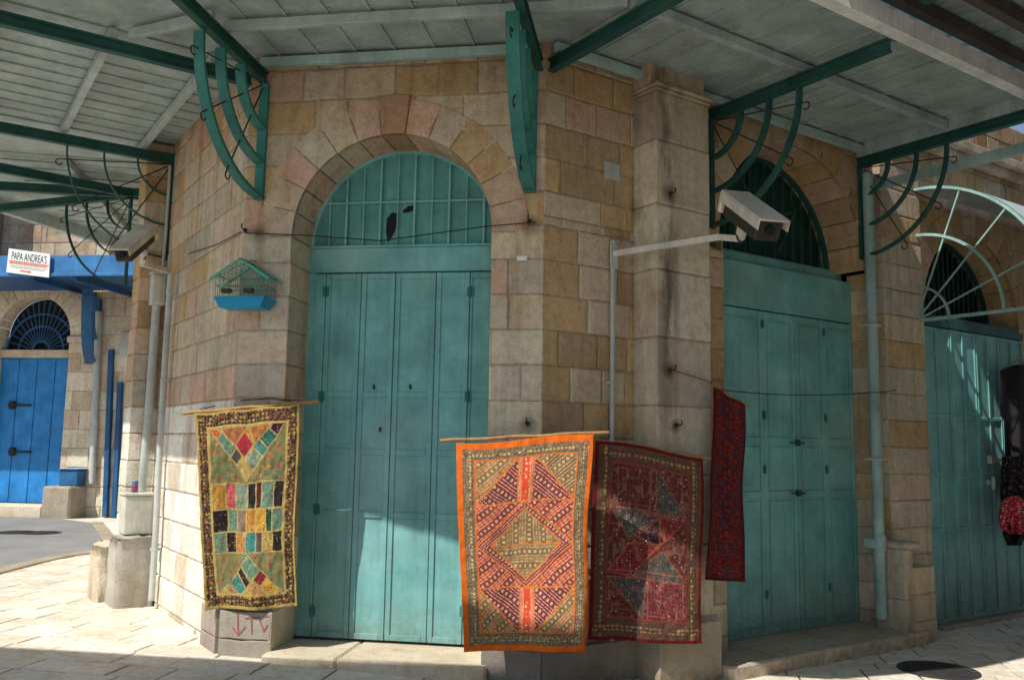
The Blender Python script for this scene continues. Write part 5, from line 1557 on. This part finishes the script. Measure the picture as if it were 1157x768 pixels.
arch_ring(mb, FB, dL, dR, zsa, .46, 15, lambda u, z: jitter((.88, .78, .62)), key=False, rec=.4)
jamb(mb, FB, dR, -1, 0, zsa, pal_f, .45); jamb(mb, FB, dL, 1, 0, zsa, pal_f, .45)
mb.build('wall', M['stone'], sh)
# recessed dark passage right of it
mb = MB(); wall(mb, FB, 4.35, 9.5, pal_f, cs=cs_f, z1=9.4, wlo=.45, whi=.9); mb.build('wall', M['stone'], sh, 'shaded wall beyond the passage')
sub('passage', M['black'], sh, lambda mb: mb.fbox(FB, 2.9, 4.9, -1.6, -1.0, -.1, 9.4))
for u_ in (3.38, 4.352): sub('passage_side', M['stone'], sh, lambda mb: mb.fbox(FB, u_, u_ + .02, -1.0, -.03, -.1, 9.4, (.5, .42, .32)))
mb = MB(); wall(mb, FB, 3.4, 4.35, pal_f, cs=cs_f, z0=4.2, z1=9.4); mb.build('wall', M['stone'], sh, 'wall above the passage')
sub('impost', M['stone'], sh, lambda mb: (mb.fbox(FB, dR - .02, dR + .5, .003, .10, zsa - .16, zsa - .02, PALE, .02), mb.fbox(FB, dR + .02, dR + .40, .003, .07, zsa - .36, zsa - .155, PALE, .03)))
bd = sub('door', M['blue'], sh, lambda mb: mb.fbox(FB, dL, dR, -.30, -.24, .35, zsb - .1), 'bright blue double shop door')
for k in range(4):
    a = dL + (dR - dL) * k / 4; b = dL + (dR - dL) * (k + 1) / 4
    sub('door_leaf', M['blue'], bd, lambda mb: (mb.fbox(FB, a + .008, b - .008, -.239, -.22, .36, zsb - .14, bev=.008),))
def bh(mb):
    for y in (457, 510):
        u, z = FB.px(8, y); mb.tube([FB.p(u - .1, -.17, z), FB.p(u + .45, -.17, z)], .022, 8); mb.fbox(FB, u - .08, u + .06, -.219, -.14, z - .09, z + .09, bev=.02)
sub('latch', M['wire'], bd, bh)
sub('lintel', M['plaster'], sh, lambda mb: mb.fbox(FB, dL, dR, -.34, -.16, zsb - .098, zsb + .08, CREAM, .01))
ucf = (dL + dR) / 2
ff = MB(); segment(ff, FB, ucf, zsa, rF, zsa - .5, -.42); ff = ff.build('fanlight', M['black'], sh, 'dark fanlight with a blue sunburst grille')
def grille(mb):
    for k in range(1, 18):
        a = math.pi * k / 18; mb.bar(FB.p(ucf + .2 * math.cos(a), -.3, zsa - .3 + .2 * math.sin(a)), FB.p(ucf + (rF - .03) * math.cos(a), -.3, zsa - .3 + (rF + .25) * math.sin(a)), .02, .02, up=FB.n)
    for r_ in (.2, .55, rF - .06): mb.ribbon(arcpts(FB, ucf, zsa - (.3 if r_ < 1 else 0), r_, 0, math.pi, -.3), FB.n, .03, .035)
sub('bar', M['blue_dark'], ff, grille)
sub('step', M['plaster'], sh, lambda mb: (mb.fbox(FB, -6, bu(71), .002, .55, -.1, .36, PALE, .03), mb.fbox(FB, bu(72), bu(103), .002, .62, -.1, bz(85, 548), (.40, .36, .29), .04)))
# blue box on the block
ub0, ub1 = bu(80), bu(101); zt_ = bz(90, 548)
t = thing('utility_box', 'small blue metal box standing on the stone block right of the blue door', 'electrical box', FB.p((ub0 + ub1) / 2, .1, zt_))
sub('box_body', M['box_blue'], t, lambda mb: mb.fbox(FB, ub0, ub1, .02, .34, zt_, bz(90, 529) - .03, bev=.02))
sub('lid', M['box_blue'], t, lambda mb: mb.fbox(FB, ub0 - .02, ub1 + .02, .0, .37, bz(90, 529) - .028, bz(90, 529), bev=.01))
mb = MB(); mb.tube([FB.P(112, 352, .08), FB.P(108, 450, .08), FB.P(104, 546, .08)], .075, 10)
single(mb, 'downpipe', M['conduit'], 'pale grey downpipe between the blue door and the passage', 'pipe')
for xa, ya, lab in ((123, 395, 'blue steel post at the passage, the left one'), (133, 432, 'shorter blue steel post at the passage, beside the pilaster')):
    a, b = FB.P(xa + 4, ya, .02), FB.P(xa - 3, 582 + (xa - 118) * .25, .02); mb = MB(); mb.bar(a, b, .10, .16, up=FB.n); single(mb, 'post', M['blue_dark'], lab, 'post')
turned_c = FB.P(140, 386, .1)
mb = MB(); mb.fbox(FB, bu(133), bu(150), .002, .2, bz(140, 405), bz(140, 376), bev=.02)
single(mb, 'utility_box', M['conduit'], 'grey metal box on the far wall right of the blue posts', 'electrical box')

# blue awning
aw = thing('awning', 'blue steel awning over the shop across the street', 'awning', FB.p(1, 0, 4.5))
za0 = bz(60, 322)
AV = 2.2
uA0, uA1 = -6, FB.px(150, 325, AV)[0] + .6
zf0 = FB.px(60, 312, AV)[1]; zf1 = FB.px(60, 289, AV)[1]
sub('fascia', M['blue_awning'], aw, lambda mb: (mb.fbox(FB, uA0, uA1, AV, AV + .05, zf0, zf1, bev=.01), mb.fbox(FB, uA0, uA1, AV + .051, AV + .09, zf0 - .02, zf0 + .05, bev=.01)))
sub('roof_sheet', M['blue_dark'], aw, lambda mb: mb.add([FB.p(uA0, .01, zf0 + .10), FB.p(uA1, .01, zf0 + .10), FB.p(uA1, AV - .01, zf0 + .06), FB.p(uA0, AV - .01, zf0 + .06)], [(0, 1, 2, 3)]))
for u in (-3.5, -1.2, bu(100) - .1, bu(140)): sub('beam', M['blue_dark'], aw, lambda mb: mb.bar(FB.p(u, .02, zf0 - .0), FB.p(u, AV - .02, zf0 - .03), .08, .12))
def awbr(mb):
    u = FB.px(103, 350, .2)[0]; zt2_ = zf0 - .10
    o_ = FB.p(u, .06, 0); dv = (V((0, 0, 0)) - V((o_.x, o_.y, 0))).normalized(); dv = (dv + FB.n * .25).normalized(); sd_ = V((dv.y, -dv.x, 0))
    mb.bar(V((o_.x, o_.y, zt2_)), V((o_.x, o_.y, zt2_ - 1.45)), .26, .10, up=FB.n)
    for r_ in (1.4, .9): mb.ribbon([V((o_.x, o_.y, 0)) + dv * (.05 + r_ * math.sin(a)) + Z * (zt2_ - r_ * math.cos(a)) for a in [math.pi / 2 * k / 14 for k in range(15)]], sd_, .20, .06)
sub('bracket', M['blue_dark'], aw, awbr)
# sign
sg0 = FB.P(33, 297, AV + .12)
sg = thing('sign', 'white PAPA ANDREA\'S restaurant sign with a red arrow on the blue awning', 'sign', sg0)
tl, trr, br, bl = [FB.P(x, y, AV + .13) for x, y in ((10, 280.5), (56.5, 287), (55, 313.5), (7, 307.5))]
def board(mb):
    f_ = [tl, trr, br, bl]; b_ = [p - FB.n * .03 for p in f_]
    mb.add(f_ + b_, [(0, 1, 2, 3), (7, 6, 5, 4), (0, 4, 5, 1), (1, 5, 6, 2), (2, 6, 7, 3), (3, 7, 4, 0)])
sub('board', M['sign'], sg, board)
def bil(s, t, o=.004): return ((tl * (1 - s) + trr * s) * (1 - t) + (bl * (1 - s) + br * s) * t) + FB.n * o
def text_mesh(txt, s0, s1, t0, t1, mat, name):
    cu = bpy.data.curves.new(name, 'FONT'); cu.body = txt; ob = bpy.data.objects.new('tmp_text', cu); COL.objects.link(ob)
    bpy.context.view_layer.update(); dg = bpy.context.evaluated_depsgraph_get(); me = bpy.data.meshes.new_from_object(ob.evaluated_get(dg))
    bpy.data.objects.remove(ob)
    xs_ = [v.co.x for v in me.vertices]; ys_ = [v.co.y for v in me.vertices]; x0, x1, y0, y1 = min(xs_), max(xs_), min(ys_), max(ys_)
    for v in me.vertices:
        a = (v.co.x - x0) / (x1 - x0); b = (v.co.y - y0) / (y1 - y0)
        v.co = bil(s0 + (s1 - s0) * a, t1 + (t0 - t1) * b) - sg.location
    me.materials.append(mat); o = bpy.data.objects.new(name, me); COL.objects.link(o); o.parent = sg; return o
text_mesh("PAPA ANDREA'S", .09, .93, .10, .44, M['ink'], 'lettering')
def small_lines(mb, t, s0, s1, h, seed):
    r_ = random.Random(seed); s = s0
    while s < s1:
        w_ = r_.uniform(.012, .04); mb.add([bil(s, t), bil(s + w_, t), bil(s + w_, t + h), bil(s, t + h)], [(0, 3, 2, 1)]); s += w_ + .01
sub('red_band', M['redink'], sg, lambda mb: (small_lines(mb, .48, .05, .97, .06, 1), small_lines(mb, .56, .05, .95, .05, 2)))
sub('small_print', M['greyink'], sg, lambda mb: (small_lines(mb, .67, .08, .93, .03, 3), small_lines(mb, .74, .1, .9, .03, 4)))
def arrow(mb):
    mb.add([bil(.32, .84), bil(.52, .85), bil(.52, .82), bil(.60, .875), bil(.52, .92), bil(.52, .90), bil(.32, .89)], [tuple(range(7))[::-1]])
sub('arrow', M['redink'], sg, arrow)
# brick-brown building sliver at far left top
mb = MB(); F9 = Frame(FB.p(bu(5, 240), 1.0, 0), fdv, fnv)
wall(mb, F9, -6, -.0, lambda u, z: jitter((.22, .13, .09)), cs=[5.0 + .3 * k for k in range(20)], z0=5.6, z1=11, wlo=.5, whi=.9)
mb.fbox(F9, -6, 0, -1.0, -.02, 5.6, 11, BRN)
single(mb, 'upper_storey', M['stone'], 'brown stone upper storey at the far left edge, above the blue awning', 'building')

# ================================================================ unseen building and awning, added to shade the foreground and right-hand wall
SUNAZ = 45.0; ELEV = 51.0
sh_dir = V((-math.sin(math.radians(SUNAZ)), -math.cos(math.radians(SUNAZ)), 0))
tanE = math.tan(math.radians(ELEV))
HB = 6.5
e1_ = hit(0, 733, V((0, 0, .07)), Z); e2_ = hit(520, 767, V((0, 0, 0)), Z)
e1_ = V((e1_.x, e1_.y, 0)) + sh_dir * (HB / tanE); e2_ = V((e2_.x, e2_.y, 0)) + sh_dir * (HB / tanE)
dd_ = (e2_ - e1_).normalized(); nn_ = V((-dd_.y, dd_.x, 0)); nn_ = nn_ if nn_.y > 0 else -nn_
FO = Frame(e1_, dd_, nn_)
rb = thing('alley_shade_building', 'unseen stone building added right of the viewer to darken the right-hand wall', 'building', FR.p(6, 7, 0))  # unseen, added to cut bounce light on the right-hand doors
sub('wall', M['stone'], rb, lambda mb: mb.fbox(FR, -.8, 16, 6.7, 12, -.3, 7.5, OCHRE))
for k in range(5):
    sub('door', M['teal'], rb, lambda mb: mb.fbox(FR, .6 + k * 3, 2.3 + k * 3, 6.64, 6.695, -.12, 3.0, bev=.01))
    sub('window', M['black'], rb, lambda mb: mb.fbox(FR, .8 + k * 3, 2.0 + k * 3, 6.66, 6.695, 4.3, 6.0, bev=.01))
sw = thing('shade_awning', 'unseen flat sheet metal awning on posts, added above and behind the viewer to shade the foreground', 'awning', e1_)  # unseen, added to cast the shadow across the foreground paving
sub('roof_sheet', M['sheet'], sw, lambda mb: mb.fbox(FO, -6, 16, -2.6, 0, HB, HB + .03))
for v in (-2.5, -1.3, -.1): sub('purlin', M['grey_steel'], sw, lambda mb: mb.fbox(FO, -6, 16, v - .03, v + .03, HB - .09, HB - .005))
for u in (-5.5, 0, 13): sub('post', M['teal_dark'], sw, lambda mb: mb.fbox(FO, u - .06, u + .06, -2.5, -2.38, -.2, HB - .1, bev=.01))

# ================================================================ LIGHT, WORLD, CAMERA
S = V((sh_dir.x * math.cos(math.radians(ELEV)), sh_dir.y * math.cos(math.radians(ELEV)), math.sin(math.radians(ELEV))))
sl = bpy.data.lights.new('sun', 'SUN'); sl.energy = 5.0; sl.angle = math.radians(.5); sl.color = (1, .95, .87)
so = bpy.data.objects.new('sun', sl); COL.objects.link(so); so.rotation_euler = S.to_track_quat('Z', 'Y').to_euler(); so.location = (-5, -5, 20)
w = bpy.data.worlds.new('World'); scene.world = w; w.use_nodes = True
nt = w.node_tree; bg = nt.nodes['Background']
sk = nt.nodes.new('ShaderNodeTexSky'); sk.sky_type = 'NISHITA'; sk.sun_disc = False
sk.sun_elevation = math.radians(ELEV); sk.sun_rotation = math.atan2(S.x, S.y)
nt.links.new(sk.outputs[0], bg.inputs[0]); bg.inputs[1].default_value = .11

cam = bpy.data.cameras.new('camera'); co = bpy.data.objects.new('camera', cam); COL.objects.link(co)
cam.sensor_width = 36; cam.lens = 36 * FPX / 1157; cam.clip_end = 500; cam.clip_start = .05
m = Matrix((( _rt.x, _up.x, -_fw.x), (_rt.y, _up.y, -_fw.y), (_rt.z, _up.z, -_fw.z)))
co.matrix_world = Matrix.Translation(CAM) @ m.to_4x4()
scene.camera = co
scene.view_settings.view_transform = 'Standard'; scene.view_settings.look = 'None'; scene.view_settings.exposure = 0
